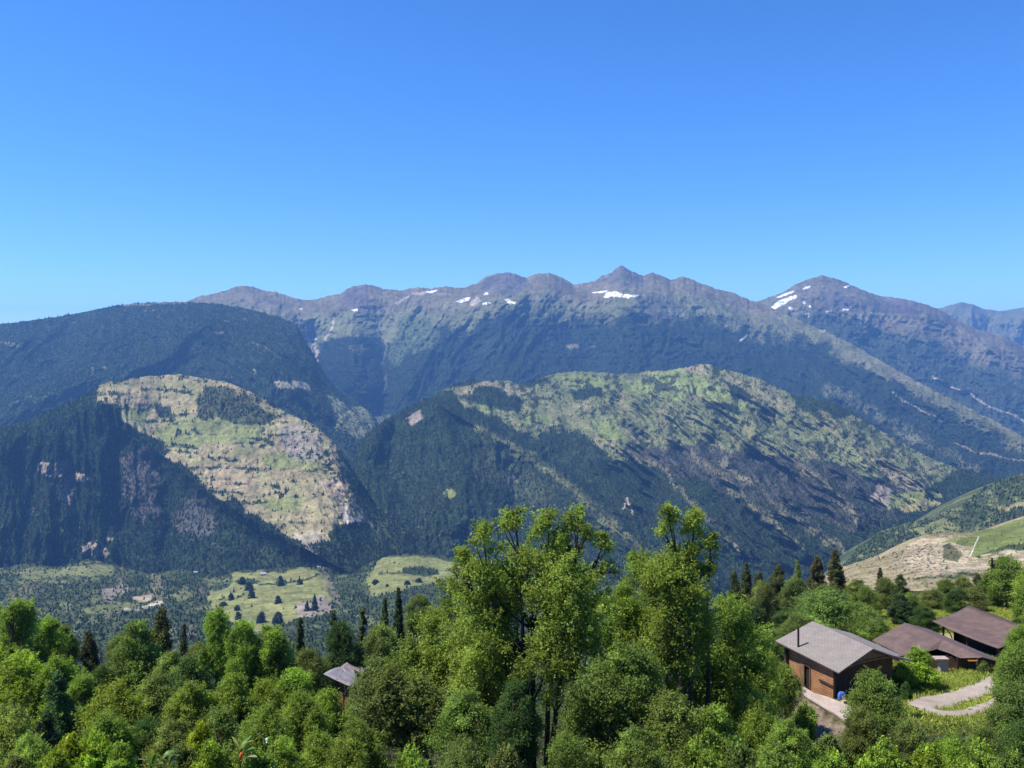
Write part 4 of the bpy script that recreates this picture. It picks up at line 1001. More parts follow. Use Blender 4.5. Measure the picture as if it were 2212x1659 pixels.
for k, x, t, w, d, c, l in [
    ('R1', 1646, 1258, 72, 108, 'olive', 'olive rounded tree below the right-hand conifer row'), ('B2', 1625, 1310, 80, 100, 'deep', 'dark shadowy tree under the broad dark conifer'), ('R1', 1718, 1248, 76, 108, 'olive', 'olive-green broad tree between the standing-apart conifer and the slim one'),
    ('B2', 1700, 1322, 70, 98, 'dark', 'dark tree left above the chalet ridge'), ('R2', 1786, 1272, 150, 92, 'grey', 'pale grey-green willowy tree right behind the chalet ridge'), ('R2', 1730, 1332, 100, 84, 'olive', 'olive bushy tree behind the left end of the chalet roof'),
    ('R2', 1860, 1308, 100, 90, 'grey', 'grey-green bushy tree behind the right half of the chalet roof'), ('B3', 1852, 1254, 58, 112, 'olive', 'olive tree right of the tallest pointed conifer'), ('R1', 1915, 1250, 66, 112, 'olive', 'olive rounded tree around the narrow conifer before the knoll'),
    ('R1', 1966, 1282, 56, 106, 'mid', 'mid green round tree right of the very dark conifer'), ('R2', 1890, 1338, 74, 88, 'mid', 'mid green tree filling between chalet and brown roof'), ('R1', 1996, 1310, 62, 94, 'dark', 'dark olive round tree at the meadow edge behind the brown-roofed house'),
    ('R2', 2012, 1274, 60, 112, 'olive', 'light olive round tree at the back of the small meadow'), ('R1', 2046, 1252, 62, 116, 'olive', 'olive tree second from left along the back of the meadow'), ('R1', 2070, 1272, 58, 108, 'dark', 'dark round bush-like tree behind the barn ridge'),
    ('R2', 2102, 1268, 66, 108, 'olive', 'olive-green round tree behind the barn roof peak'), ('R1', 2136, 1252, 58, 114, 'mid', 'round green tree below the utility pole'), ('B3', 2178, 1204, 96, 112, 'mid', 'large green tree right of the utility pole'),
    ('B1', 2236, 1226, 90, 96, 'bright', 'bright tree cut by the right edge, beyond the barn'), ('R1', 2080, 1246, 48, 122, 'grey', 'greyish small tree at the back of the wood under the knoll path'),
    ('R1', 1872, 1268, 60, 104, 'mid', 'green rounded tree below the olive one near the tallest conifer'), ('R2', 1672, 1362, 70, 84, 'mid', 'green bushy tree above the left eave corner of the chalet'),
    ('B3', 2205, 1352, 60, 66, 'bright', 'leafy tree at the right edge hiding the lower barn corner'), ('B2', 2212, 1392, 116, 52, 'mid', 'big dark green tree on the right edge beside the dirt road'), ('B3', 2180, 1408, 60, 62, 'mid', 'green tree in front of the barn, next to the right edge tree'),
    ('B3', 2196, 1478, 110, 47, 'mid', 'leafy green tree at the right edge below the dirt road end'), ('B2', 2225, 1560, 130, 40, 'dark', 'dark tree in the bottom right corner'),
    ('B3', 1888, 1452, 120, 49, 'mid', 'small leafy tree with open crown standing before the dark gable of the chalet'), ('R1', 1860, 1530, 96, 45, 'olive', 'olive bushy tree below the chalet terrace end'),
    ('R2', 2056, 1592, 110, 40, 'bright', 'light green bushy tree below the dirt path'), ('R1', 1960, 1560, 110, 42, 'olive', 'olive leafy bushy tree right of the open-crowned chalet tree'), ('R2', 2128, 1572, 92, 42, 'mid', 'green bushy tree under the road bend near the right edge')]:
    bt(k, x, t, w, d, c, l)
for k, x, t, w, d, c, l in [
    ('S1', 1985, 1402, 84, 66.5, 'gold', 'yellow-green bush in front of the brown-roofed house'), ('S2', 1950, 1424, 54, 66, 'bright', 'green bush between chalet gable and yellow-green bush'), ('S1', 1957, 1474, 24, 58, 'dark', 'small dark green bush on the lawn beside the chalet'),
    ('S2', 1738, 1520, 60, 52, 'pale', 'pale dry bush on the bare earth bank left of the terrace'), ('S1', 1790, 1590, 90, 44, 'olive', 'olive scrub bush below the terrace wall'), ('S2', 1905, 1600, 100, 36, 'bright', 'bright bush at the bottom below the chalet tree'),
    ('S1', 2010, 1612, 110, 34, 'gold', 'yellow-green bush at the bottom edge below the dirt path'), ('S2', 2110, 1606, 110, 34, 'bright', 'fresh green bush at the bottom edge near the right corner'), ('S1', 1800, 1628, 110, 32, 'bright', 'green bush on the bottom edge under the terrace'),
    ('S2', 2046, 1328, 16, 98, 'mid', 'tiny bush alone on the small meadow behind the roofs'), ('S1', 2196, 1338, 34, 92, 'dark', 'dark bluish bush on the meadow beyond the barn roof'), ('S1', 2208, 1318, 40, 100, 'olive', 'olive bush at the right edge of the upper meadow'),
    ('S1', 1735, 1582, 80, 43, 'bright', 'light green bush hugging the foot of the earth bank'), ('S2', 1682, 1612, 90, 33, 'mid', 'green bush at the bottom edge left of the one under the terrace'), ('S2', 2125, 1428, 30, 71, 'olive', 'dry olive bush against the dark barn foot'),
    ('S1', 2188, 1624, 90, 30, 'mid', 'green bush on the bottom edge in the right corner')]:
    sh(k, x, t, w, d, c, l)

# single trees standing in the valley field
rng = random.Random(5)
P7, _, X7, Y7 = LAND['valley_floor']
for (x, y, hh, ww, cone_) in [(523, 1262, 16, 16, 0), (537, 1275, 18, 20, 0), (606, 1266, 22, 16, 0), (647, 1262, 12, 14, 0), (600, 1303, 17, 16, 0), (543, 1292, 20, 16, 0), (500, 1296, 16, 12, 0), (513, 1318, 12, 14, 0), (515, 1338, 18, 14, 0), (482, 1310, 10, 18, 0), (680, 1318, 34, 16, 1), (664, 1320, 22, 14, 1), (600, 1352, 30, 26, 0), (565, 1345, 24, 22, 0),
                           (812, 1262, 10, 16, 0), (836, 1268, 7, 7, 0), (880, 1262, 9, 14, 0), (905, 1258, 9, 16, 0)]:
    k = np.unravel_index(int(np.argmin((X7 - x) ** 2 + (Y7 - y) ** 2)), X7.shape); p = P7[k]
    d = p[1]; pr = PROTO['C1' if cone_ else 'R1']
    e = empty('field_tree', tuple(p - np.array([0, 0, .5])), 'dark tree standing alone in the tree-dotted valley field' if x < 760 else 'small dark tree in the hamlet fields right of the valley gorge', 'tree', 'dark trees scattered over the valley field' if x < 760 else 'small trees in the hamlet fields', rng.random() * 6)
    for part in ('trunk', 'crown'):
        o = link(part, pr[part], e); o.scale = (ww / F * d / pr['W'],) * 2 + (hh / F * d / pr['H'],)
        if part == 'crown': o.color = (.035, .055, .025, 1)

# ------------------------------------------------------------------ undergrowth and meadow grass
rng = np.random.default_rng(77)
def scatter(n, dlo, dhi, xlo, xhi, keep):
    d = np.sqrt(rng.uniform(dlo ** 2, dhi ** 2, n)); x = rng.uniform(xlo, xhi, n)
    X = (x - CX) / F * d; z = gz(X, d); y = HY - z * F / d
    m = keep(x, y, X, d)
    return X[m], d[m], z[m]
def off_road(X, Y, extra=.1):
    ok = np.ones(X.shape, bool)
    for px, py, wv in ROADS:
        for a, b, w_ in zip(px[::3], py[::3], wv[::3]): ok &= (X - a) ** 2 + (Y - b) ** 2 > (w_ / 2 + extra) ** 2
    return ok
HOUSES = []            # footprints (X, Y, radius) kept clear
lawn = lambda x, y, X, d: (x > 1800) & (d > 54) & (d < 128)
bare = [(1690, 1470), (1740, 1500), (1800, 1560), (1850, 1570), (1860, 1620), (1700, 1600)]
def under(x, y, X, d):
    return ~((x > 1860) & (d > 56) & (d < 128)) & ~inpoly(x, y, bare) & ~((x > 1690) & (x < 1900) & (d > 56) & (d < 72))
X, Y, Z = scatter(200000, 17, 125, -420, 2600, under)
n = len(X)
t = rng.standard_normal((n, 3)); t[:, 2] *= .5; t /= np.linalg.norm(t, axis=1, keepdims=True)
nr = rng.standard_normal((n, 3)) * .5 + np.array([0, 0, 1]); nr -= t * np.sum(t * nr, 1, keepdims=True); nr /= np.linalg.norm(nr, axis=1, keepdims=True)
b = np.cross(nr, t); s = (.06 + .11 * rng.random((n, 1)))
pp = np.stack([X, Y, Z + rng.random(n) ** 1.5 * (1.0 + .8 * vnoise(X / 3, Y / 3, 9))], -1)
V = np.stack([pp - t * s, pp + b * s * .5, pp + t * s, pp - b * s * .5], 1).reshape(-1, 3)
c = np.array([.05, .085, .02]) * np.exp(.4 * rng.standard_normal((n, 1)) + .5 * fbm(X / 6, Y / 6, 3, 4)[:, None]) * (1 + .15 * rng.standard_normal((n, 3)))
link('undergrowth', mesh_np('undergrowth', V, np.arange(n * 4).reshape(-1, 4), GRASS, np.repeat(c, 4, 0).clip(.004, .4), False), None, kind='stuff', label='low green undergrowth covering the hillside between trees', category='undergrowth')

# ------------------------------------------------------------------ buildings
ROOF_T = brick_mat('grey_tiles', (.222, .192, .172), (.196, .170, .153), (.14, .121, .108), .30, .14, .012, .85, .01, .16)
ROOF_B = simple('brown_sheet_roof', (.100, .066, .055), .75, .28, 1.1, .02, .3, (1, 1, 1))
ROOF_C = simple('grey_felt_roof', (.17, .155, .165), .8, .25, 1.6, .02, .25)
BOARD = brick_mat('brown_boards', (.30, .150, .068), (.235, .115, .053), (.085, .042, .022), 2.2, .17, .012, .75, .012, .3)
BOARD_SHADE = brick_mat('shade_toned_boards', (.105, .053, .030), (.085, .042, .025), (.014, .008, .006), .18, 3.0, .012, .8, .012, .3, 0.0)  # brown boards darkened: shade of gable and eaves is put into the colour
TIMBER = simple('brown_timber', (.19, .10, .052), .75, .35, 3, .01, .3, (1, 1, .3))
DARKT = simple('dark_timber', (.030, .019, .014), .85, .35, 3)
SOOT = simple('black_metal', (.028, .027, .028), .5, .3, 6, 0, .5, None, .6)
FASCIA = simple('pale_fascia', (.36, .31, .26), .7, .2, 3)
FASCIA2 = simple('sandy_edge_trim', (.34, .25, .14), .7, .25, 3)
INSIDE_SHADE = simple('interior_shade_colour', (.014, .011, .010), .95, .3, 2)  # near-black colour stands in for the shade inside doorway and barn
STONE = simple('terrace_stone', (.34, .275, .23), .95, .28, 1.2, .04, .15)
EARTH = simple('terrace_wall_earth', (.135, .098, .078), .98, .45, 2.2, .12, .1)
PLAST = simple('pinkish_plaster', (.27, .22, .215), .9, .15, 2)
WHITE = simple('weathered_white', (.30, .29, .28), .7, .15, 3)
ORANGE = simple('rusty_orange', (.30, .125, .03), .8, .35, 5)
BLUE = simple('blue_plastic', (.06, .14, .52), .45, .3, 4, 0, .4)
TAN = simple('tan_paper', (.55, .38, .22), .8, .25, 8)
GLASSD = simple('dark_pane', (.02, .022, .026), .15, .2, 2, 0, .6)


def P3(p): return np.array(p, float)


def sheet(mb, pts, thick, uvs=None, down=(0, 0, -1)):
    """a roof plane as a slab with thickness; pts counterclockwise from above"""
    pts = [P3(p) for p in pts]; n = np.cross(pts[1] - pts[0], pts[2] - pts[0]); n /= np.linalg.norm(n)
    if n[2] < 0: pts = pts[::-1]; uvs = uvs[::-1] if uvs is not None else None; n = -n
    lo = [p - n * thick for p in pts]
    mb.poly(pts, uvs); mb.poly(lo[::-1])
    for i in range(len(pts)):
        j = (i + 1) % len(pts); mb.poly([lo[i], lo[j], pts[j], pts[i]])


def grid_sheet(A, Bp, nu, nv, thick, sag=None, uvs=(1, 1)):
    """curved roof between two edges: A (eave, list of 2) and Bp (ridge, list of 2); sag(u, v) -> height offset"""
    A0, A1 = map(P3, A); B0, B1 = map(P3, Bp); mb = MB()
    def pt(u, v):
        p = (A0 * (1 - u) + A1 * u) * (1 - v) + (B0 * (1 - u) + B1 * u) * v
        return p + np.array([0, 0, sag(u, v) if sag else 0])
    L = np.linalg.norm(A1 - A0); Wd = np.linalg.norm(B0 - A0)
    for i in range(nu):
        for j in range(nv):
            q = [(i / nu, j / nv), ((i + 1) / nu, j / nv), ((i + 1) / nu, (j + 1) / nv), (i / nu, (j + 1) / nv)]
            T = [pt(*a) for a in q]; uv = [(a[0] * L, a[1] * Wd) for a in q]
            mb.poly(T, uv); mb.poly([t - np.array([0, 0, thick]) for t in T][::-1])
    dz = np.array([0, 0, thick])
    for j in range(nv):
        for u in (0, 1):
            a, b = pt(u, j / nv), pt(u, (j + 1) / nv); mb.poly([a - dz, b - dz, b, a])
    for i in range(nu):
        for v in (0, 1):
            a, b = pt(i / nu, v), pt((i + 1) / nu, v); mb.poly([a - dz, b - dz, b, a])
    return mb


# --- chalet with the grey tiled roof
yaw = -.41
la = np.array([math.sin(yaw), math.cos(yaw), 0]); lb = np.array([math.cos(yaw), -math.sin(yaw), 0])
E0 = at(1812, 1453, 60.6); E1 = at(1675, 1384, 66.0); R0 = at(1886, 1401, 61.9); R1 = at(1755, 1342, 67.4); E2 = at(1971, 1426, 64.3); E3 = E2 + (R1 - R0) * 1.0
ch = empty('chalet', tuple((E0 + E2) / 2 + np.array([0, 0, -2.6])), 'brown wooden chalet with grey tiled roof and thin black stovepipe, largest house at right', 'house')
LL = np.linalg.norm(E1 - E0); WW = np.linalg.norm(R0 - E0)
rf = MB()
uvL = [(0, 0), (LL, 0), (LL, WW), (0, WW)]
sheet(rf, [E0, E1, R1, R0], .10, [(0, 0), (LL, 0), (LL, WW), (0, WW)])
sheet(rf, [R0 + lb * .004, R1 + lb * .004, (E3 + R1) / 2 - np.array([0, 0, .07]), (E2 + R0) / 2 - np.array([0, 0, .07])], .10, uvL)
sheet(rf, [(E2 + R0) / 2 - np.array([0, 0, .071]), (E3 + R1) / 2 - np.array([0, 0, .071]), E3, E2], .10, uvL)
roof = rf.build('roof', ROOF_T, ch)
tr = MB(); tr.beam(R0 - la * .05 + np.array([0, 0, .03]), R1 + la * .05 + np.array([0, 0, .03]), .16, .07); tr.build('ridge_cap', SOOT, roof).matrix_parent_inverse = parent_inverse(ch) if False else roof.matrix_parent_inverse
mb = MB()
dz = np.array([0, 0, 1.0])
mb.beam(E0 - la * .06 - dz * .05, R0 - la * .06 - dz * .05, .05, .2); mb.beam(R0 - la * .06 - dz * .05, (E2 + R0) / 2 - la * .06 - dz * .12, .05, .2); mb.beam((E2 + R0) / 2 - la * .06 - dz * .12, E2 - la * .06 - dz * .05, .05, .2)
o = mb.build('barge_board', FASCIA); o.parent = roof
mb = MB(); mb.beam(E0 - dz * .14 + lb * .10, E1 - dz * .14 + lb * .10, .05, .16); o = mb.build('eave_board', TIMBER); o.parent = roof
# walls
zt = float(min(E0[2], E1[2])); w0 = E0 + la * .85 + lb * .42; Lw = LL - 1.35; Wg = float(np.dot(E2 - E0, lb)) - 1.15
hb = 3.1
def roof_h(p):
    t = np.dot(p - E0, lb) / np.dot(R0 - E0, lb); t2 = np.dot(p - R0, lb) / np.dot(E2 - R0, lb)
    return (E0[2] + (R0[2] - E0[2]) * t if t <= 1 else R0[2] + (E2[2] - R0[2]) * t2 - .11 * math.sin(math.pi * min(1, t2))) - .17
def vwall(mb, p, q, zb, seg=10, thick=.14):
    n = np.cross(q - p, (0, 0, 1)); n /= np.linalg.norm(n)
    for i in range(seg):
        a = p + (q - p) * i / seg; b = p + (q - p) * (i + 1) / seg
        za, zc = roof_h(a), roof_h(b)
        la_ = np.linalg.norm(a - p); lb_ = np.linalg.norm(b - p)
        A = [np.array([*a[:2], zb]), np.array([*b[:2], zb]), np.array([*b[:2], zc]), np.array([*a[:2], za])]
        mb.poly(A, [(la_, 0), (lb_, 0), (lb_, zc - zb), (la_, za - zb)])
zb = float(E0[2]) - hb
w1 = w0 + la * Lw
dp = w0 + la * (Lw * .50); dq = w0 + la * (Lw * .50 + .62)       # door opening on the long side
mb = MB(); vwall(mb, w0, dp, zb, 4); vwall(mb, dq, w1, zb, 4)
top = float(E0[2]) - .75
mb.poly([np.array([*dp[:2], top]), np.array([*dq[:2], top]), np.array([*dq[:2], roof_h(dq)]), np.array([*dp[:2], roof_h(dp)])], [(2, 2), (2.6, 2), (2.6, 2.6), (2, 2.6)])
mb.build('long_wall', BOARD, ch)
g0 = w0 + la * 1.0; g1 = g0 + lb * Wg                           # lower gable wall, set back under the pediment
mb = MB(); vwall(mb, g0, g1, zb, 14); mb.build('gable_wall', BOARD_SHADE, ch)
mb = MB(); vwall(mb, w1, w1 + lb * Wg, zb, 14); vwall(mb, w1 + lb * Wg, g1, zb, 3); mb.build('back_wall', BOARD, ch)
# pediment above the recess, bowed lower edge
mb = MB(); p0 = w0 + la * .02; p1 = p0 + lb * Wg; seg = 16
for i in range(seg):
    a = p0 + (p1 - p0) * i / seg; b = p0 + (p1 - p0) * (i + 1) / seg
    lo = lambda t: float(E0[2]) - .28 + .30 * math.sin(math.pi * min(1, t * .9)) + .12 * t
    la0, lb0 = np.linalg.norm(a - p0), np.linalg.norm(b - p0); A, B_ = lo(i / seg), lo((i + 1) / seg)
    mb.poly([np.array([*a[:2], A]), np.array([*b[:2], B_]), np.array([*b[:2], roof_h(b)]), np.array([*a[:2], roof_h(a)])], [(0, la0), (0, lb0), (roof_h(b) - B_, lb0), (roof_h(a) - A, la0)])
    mb.beam(np.array([*a[:2], A]) - la * .03, np.array([*b[:2], B_]) - la * .03, .10, .10)
ped = mb.build('pediment', TIMBER, ch)
wc = w0 + lb * (float(np.dot(R0 - w0, lb)) - .62) - la * .03; zc = float(R0[2]) - .66
win = MB(); win.beam(np.array([*wc[:2], zc - .28]), np.array([*(wc + lb * .46)[:2], zc - .28]), .06, .06); win.beam(np.array([*wc[:2], zc + .24]), np.array([*(wc + lb * .46)[:2], zc + .24]), .06, .06)
for k in (0, .23, .46): win.beam(np.array([*(wc + lb * k)[:2], zc - .28]), np.array([*(wc + lb * k)[:2], zc + .24]), .06, .06)
wf = win.build('window', TIMBER, ch)
pn = MB(); q = wc + la * .005; pn.poly([np.array([*q[:2], zc - .25]), np.array([*(q + lb * .46)[:2], zc - .25]), np.array([*(q + lb * .46)[:2], zc + .22]), np.array([*q[:2], zc + .22])]); o = pn.build('pane', GLASSD); o.parent = wf; o.matrix_parent_inverse = wf.matrix_parent_inverse
for nm, mbs in (('ridge_cap', None),):
    pass
# door, corner post, wall rail
mb = MB(); q = dp - lb * .03
for k in (dp, dq): mb.beam(np.array([*(k - lb * .03)[:2], zb]), np.array([*(k - lb * .03)[:2], top]), .09, .09)
mb.beam(np.array([*(dp - lb * .03)[:2], top + .05]), np.array([*(dq - lb * .03)[:2], top + .05]), .09, .09)
fr = mb.build('door_frame', TIMBER, ch)
mb = MB(); q0 = dp + lb * .10; q1 = dq + lb * .10
mb.poly([np.array([*q0[:2], zb]), np.array([*q1[:2], zb]), np.array([*q1[:2], top]), np.array([*q0[:2], top])]); mb.build('doorway_shadowed_inside', INSIDE_SHADE, ch).name = 'door_shade_sheet'  # near-black sheet in the doorway, its shade is painted on
mb = MB(); h0 = dq - lb * .05; mb.beam(np.array([*h0[:2], zb + 1.4]), np.array([*(h0 + la * .32 - lb * .10)[:2], zb + 1.4]), .05, 1.9); mb.build('door', TIMBER, ch)
mb = MB(); c0 = w0 - lb * .02 - la * .02; mb.beam(np.array([*c0[:2], zb]), np.array([*c0[:2], E0[2] - .1]), .14, .14); mb.build('corner_post', DARKT, ch)
mb = MB(); c0 = w1 - lb * .06 + la * .05; mb.beam(np.array([*c0[:2], zb]), np.array([*c0[:2], E0[2] - .15]), .3, .3); mb.build('corner_post', DARKT, ch)
mb = MB(); c0 = w0 - lb * .05 + la * .05; c1 = c0 + la * 1.35; mb.beam(np.array([*c0[:2], E0[2] - 1.35]), np.array([*c1[:2], E0[2] - 1.32]), .08, .14); mb.build('wall_rail', DARKT, ch)
# stovepipe
pb = E0 * .16 + E1 * .84; pb = pb + (R0 - E0) * .22; nrm = np.cross(E1 - E0, R0 - E0); q_ = at(1724.5, 1397, 1.0); pb = q_ * (np.dot(nrm, E0) / np.dot(nrm, q_))
mb = MB(); mb.tube([pb - dz * .1, pb + dz * .55, pb + dz * 1.36], [.075, .075, .075], 12); mb.tube([pb + dz * 1.36, pb + dz * 1.39], [.09, .09], 12); sp = mb.build('stovepipe', SOOT, ch, True)
mb = MB(); mb.box(pb - dz * .06, .36, .3, .07, -yaw); o = mb.build('flashing', SOOT); o.parent = sp; o.matrix_parent_inverse = sp.matrix_parent_inverse
for o in list(bpy.data.objects):
    if o.parent is roof: o.matrix_parent_inverse = roof.matrix_parent_inverse

# --- terrace in front of the chalet
def plane_pt(x, y, z): return at(x, y, -z * F / (y - HY))
TZ = -23.92
tp = [(1706, 1478), (1721, 1474), (1759, 1497), (1788, 1505), (1815, 1516), (1842, 1528), (1848, 1560), (1829, 1560), (1812, 1546), (1780, 1527), (1748, 1508), (1727, 1492)]
tp = [plane_pt(x, y, TZ - .0 * k) for k, (x, y) in enumerate(tp)]
tc = sum(tp) / len(tp)
te = empty('terrace', tuple(tc - dz * 1.0), 'pale dirt terrace on an earth bank along the chalet long wall', 'terrace')
mb = MB(); sheet(mb, tp, .10); mb.build('slab', STONE, te)
mb = MB()
n = len(tp)
rr_ = random.Random(3)
for i in range(n):
    a, b = tp[i], tp[(i + 1) % n]; ins = lambda p: p + (tc - p) / np.linalg.norm(tc - p) * .12
    k = 5
    for j in range(k):
        p = ins(a + (b - a) * j / k) - dz * .1; q = ins(a + (b - a) * (j + 1) / k) - dz * .1
        o1 = (p - tc) / np.linalg.norm(p - tc); o2 = (q - tc) / np.linalg.norm(q - tc)
        f1 = .25 + .2 * math.sin(i * 5 + j * 2.1); f2 = .25 + .2 * math.sin(i * 5 + (j + 1) * 2.1 if j + 1 < k else (i + 1) % n * 5)
        mb.poly([p - dz * 1.9 + o1 * f1, q - dz * 1.9 + o2 * f2, q, p])
mb.build('bank', EARTH, te, True, True)

# --- blue sack and a small carton by the chalet corner
s0 = on_ground(1818, 1511)
mb = MB(); k = 10; rs = random.Random(2)
prof_ = [(0, .22), (.05, .25), (.25, .24), (.42, .22), (.50, .17), (.54, .14)]
rings = [[s0 + np.array([r * np.sign(math.cos(a * 6.283 / k + .3)) * abs(math.cos(a * 6.283 / k + .3)) ** .45 * (1 + .07 * math.sin(a * 3 + h * 9)), r * .55 * np.sign(math.sin(a * 6.283 / k + .3)) * abs(math.sin(a * 6.283 / k + .3)) ** .45, h - .02]) for a in range(k)] for h, r in prof_]
for A, B_ in zip(rings[:-1], rings[1:]):
    for i in range(k): mb.poly([A[i], A[(i + 1) % k], B_[(i + 1) % k], B_[i]])
mb.poly(rings[-1]); mb.poly(rings[0][::-1])
sk_ = empty('sack', tuple(s0), 'bright blue filled sack leaning at the near corner of the chalet', 'sack')
mb.build('bag', BLUE, sk_, True)
mb = MB(); f = s0 + np.array([-.02, -.20, .12]); mb.hexa([f, f + np.array([.2, .0, 0]), f + np.array([.2, .03, 0]), f + np.array([0, .03, 0])], [f + np.array([0, .02, .2]), f + np.array([.2, .02, .2]), f + np.array([.2, .05, .2]), f + np.array([0, .05, .2])]); mb.build('printed_panel', TAN, sk_)
s1 = on_ground(1823, 1519); mb = MB(); mb.box(s1 - dz * .02, .34, .22, .16, .5); cb = mb.build('carton', TAN); mb = MB(); mb.box(s1 + dz * .14, .36, .24, .025, .5); o = mb.build('lid', FASCIA2); o.parent = cb
cb['label'] = 'small yellowish carton on the ground below the blue sack'; cb['category'] = 'carton'

# --- brown-roofed house between the chalet and the barn
hp, ht, hl, hf, hn, hq = at(1954, 1345, 80), at(2121, 1419, 71), at(1884, 1383, 79), at(1972, 1427, 72.6), at(2027, 1401, 74.3), at(2075, 1420, 72.2)
bh = empty('brown_roofed_house', tuple((hp + hf) / 2 - dz * 2), 'low house with sagging dark brown roof, between the chalet and the barn', 'house')
mid_ = hp + (ht - hp) * .5
mb = MB()
sheet(mb, [hl, hf, at(1995, 1410, 73.6), hp + (ht - hp) * .18, hp], .09); 
sheet(mb, [at(1995, 1410, 73.6) + dz * .002, hn, hp + (ht - hp) * .52, hp + (ht - hp) * .18], .09)
sheet(mb, [hn - dz * .002, at(2050, 1408.5, 73.2), hq, ht, hp + (ht - hp) * .52], .09)
bk = np.array([2.6, .9, -.85])
sheet(mb, [hp + dz * .003, ht + dz * .003, ht + bk, hp + bk], .09)
hr = mb.build('roof', ROOF_B, bh)
mb = MB(); mb.beam(hp + dz * .04, hp + (ht - hp) * .55 + dz * .04, .12, .06); o = mb.build('ridge_trim', FASCIA2); o.parent = hr; o.matrix_parent_inverse = hr.matrix_parent_inverse
mb = MB()
foot = [hl + (hp - hl) * .18 + (hf - hl) * .08, hf + (hl - hf) * .12 + np.array([.5, .4, 0]), hq + np.array([.25, .7, 0]), ht + bk * .8 + np.array([-.3, .5, 0]), hp + bk * .8 + np.array([-.1, -.4, 0])]
for a, b in zip(foot, foot[1:] + foot[:1]):
    L = np.linalg.norm(b - a); za = a[2] - .12; zc = b[2] - .12
    mb.poly([np.array([*a[:2], -27.6]), np.array([*b[:2], -27.6]), np.array([*b[:2], zc]), np.array([*a[:2], za])], [(0, 0), (0, L), (2.5, L), (2.5, 0)])
mb.build('wall', BOARD_SHADE, bh)
for a in (hq + np.array([-.1, .25, -.1]), ht + np.array([-.25, .1, -.12]), (hn + hq) / 2 + np.array([0, .25, -.1])):
    mb = MB(); mb.beam(np.array([*a[:2], gz(a[0], a[1]) - .2]), a, .13, .13); mb.build('porch_post', DARKT, bh)
og = at(2091, 1427, 71.6); mb = MB(); mb.beam(og, at(2112, 1427, 71.0), .06, .10); mb.build('threshold_board', ORANGE, bh)
# masonry stand with pale top, curved white sheet
p = on_ground(2037, 1451); st = empty('masonry_stand', tuple(p), 'pinkish masonry pillar with a pale slab on top, before the brown-roofed house', 'pillar')
mb = MB(); q = [(-.33, -.25), (.33, -.25), (.33, .25), (-.33, .25)]
mb.hexa([p + np.array([x * .9, y, -.2]) for x, y in q], [p + np.array([x, y, 1.0]) for x, y in q]); mb.build('pillar', PLAST, st)
mb = MB(); mb.hexa([p + np.array([x * 1.55 - .2, y * 1.5, 1.0]) for x, y in q], [p + np.array([x * 1.62 - .2, y * 1.55, 1.14]) for x, y in q]); mb.build('top_slab', simple('tan_slab', (.30, .235, .20), .8, .2, 3), st)
a0, a1 = on_ground(2090, 1437), on_ground(2062, 1441); nn = 10; mb = MB()
for i in range(nn):
    def cp(t, off): 
        b0 = a0 * (1 - t) + a1 * t; return b0 + np.array([0, off, .04 + .72 * t ** 2.2])
    t0, t1 = i / nn, (i + 1) / nn
    mb.hexa([cp(t0, 0), cp(t0, .7), cp(t1, .7), cp(t1, 0)][::-1], [cp(t0, 0) + dz * .03, cp(t0, .7) + dz * .03, cp(t1, .7) + dz * .03, cp(t1, 0) + dz * .03][::-1])
o = mb.build('bent_sheet', WHITE, None, True, True); o['label'] = 'curved whitish sheet propped against the end of the brown-roofed house'; o['category'] = 'sheet'

# --- barn at the right edge
bp, bl, bf, br = at(2093.5, 1307, 87), at(2014, 1341, 85), at(2156, 1400, 77), at(2238, 1360, 79.3)
be = at(2205, 1372, 76.4)
ba = empty('barn', tuple((bp + bf) / 2 - dz * 2.2), 'barn with broad sagging rust-brown roof and dark open front at the right edge', 'barn')
sg = lambda u, v: -.28 * math.sin(math.pi * v) * (.6 + .4 * math.sin(math.pi * u)) - .10 * math.sin(math.pi * u)
mb = grid_sheet([bl, bf], [bp, br], 12, 8, .09, sg)
rb = mb.build('roof', ROOF_B, ba, True, True)
bk2 = np.array([2.9, 1.0, -1.15]); mb = grid_sheet([bp + bk2, br + bk2], [bp + dz * .004, br + dz * .004], 12, 4, .09, lambda u, v: -.10 * math.sin(math.pi * u) - .15 * math.sin(math.pi * v))
mb.build('back_roof', ROOF_B, ba, True, True)
mb = MB()
for i in range(8):
    f = lambda u: bp * (1 - u) + br * u + dz * (sg(u, 1) + .05)
    mb.beam(f(i / 8), f((i + 1) / 8), .14, .06)
o = mb.build('ridge_trim', FASCIA); o.parent = rb; o.matrix_parent_inverse = rb.matrix_parent_inverse
mb = MB()
for i in range(8):
    f = lambda v: bl * (1 - v) + bp * v + dz * (sg(0, v) + .03)
    mb.beam(f(i / 8), f((i + 1) / 8), .07, .09)
o = mb.build('gable_trim', FASCIA2); o.parent = rb; o.matrix_parent_inverse = rb.matrix_parent_inverse
for u in (.10, .38, .62, .86):
    mb = MB()
    for i in range(6):
        f = lambda v: (bl * (1 - u) + bf * u) * (1 - v) + (bp * (1 - u) + br * u) * v + dz * (sg(u, v) + .012)
        v0, v1 = (.25 + .6 * i / 6, .25 + .6 * (i + 1) / 6) if u < .2 else (.1 + .8 * i / 6, .1 + .8 * (i + 1) / 6)
        mb.beam(f(v0), f(v1), .025 if u < .2 else .014, .012)
    o = mb.build('roof_seam', FASCIA2 if u < .2 else TIMBER); o.parent = rb; o.matrix_parent_inverse = rb.matrix_parent_inverse
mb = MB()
ft = [bl + (bf - bl) * .14 + (bp - bl) * .34, bl + (bf - bl) * .96 + (bp - bl) * .34, bp + (br - bp) * .96 + bk2 * .75, bp + (br - bp) * .10 + bk2 * .75]
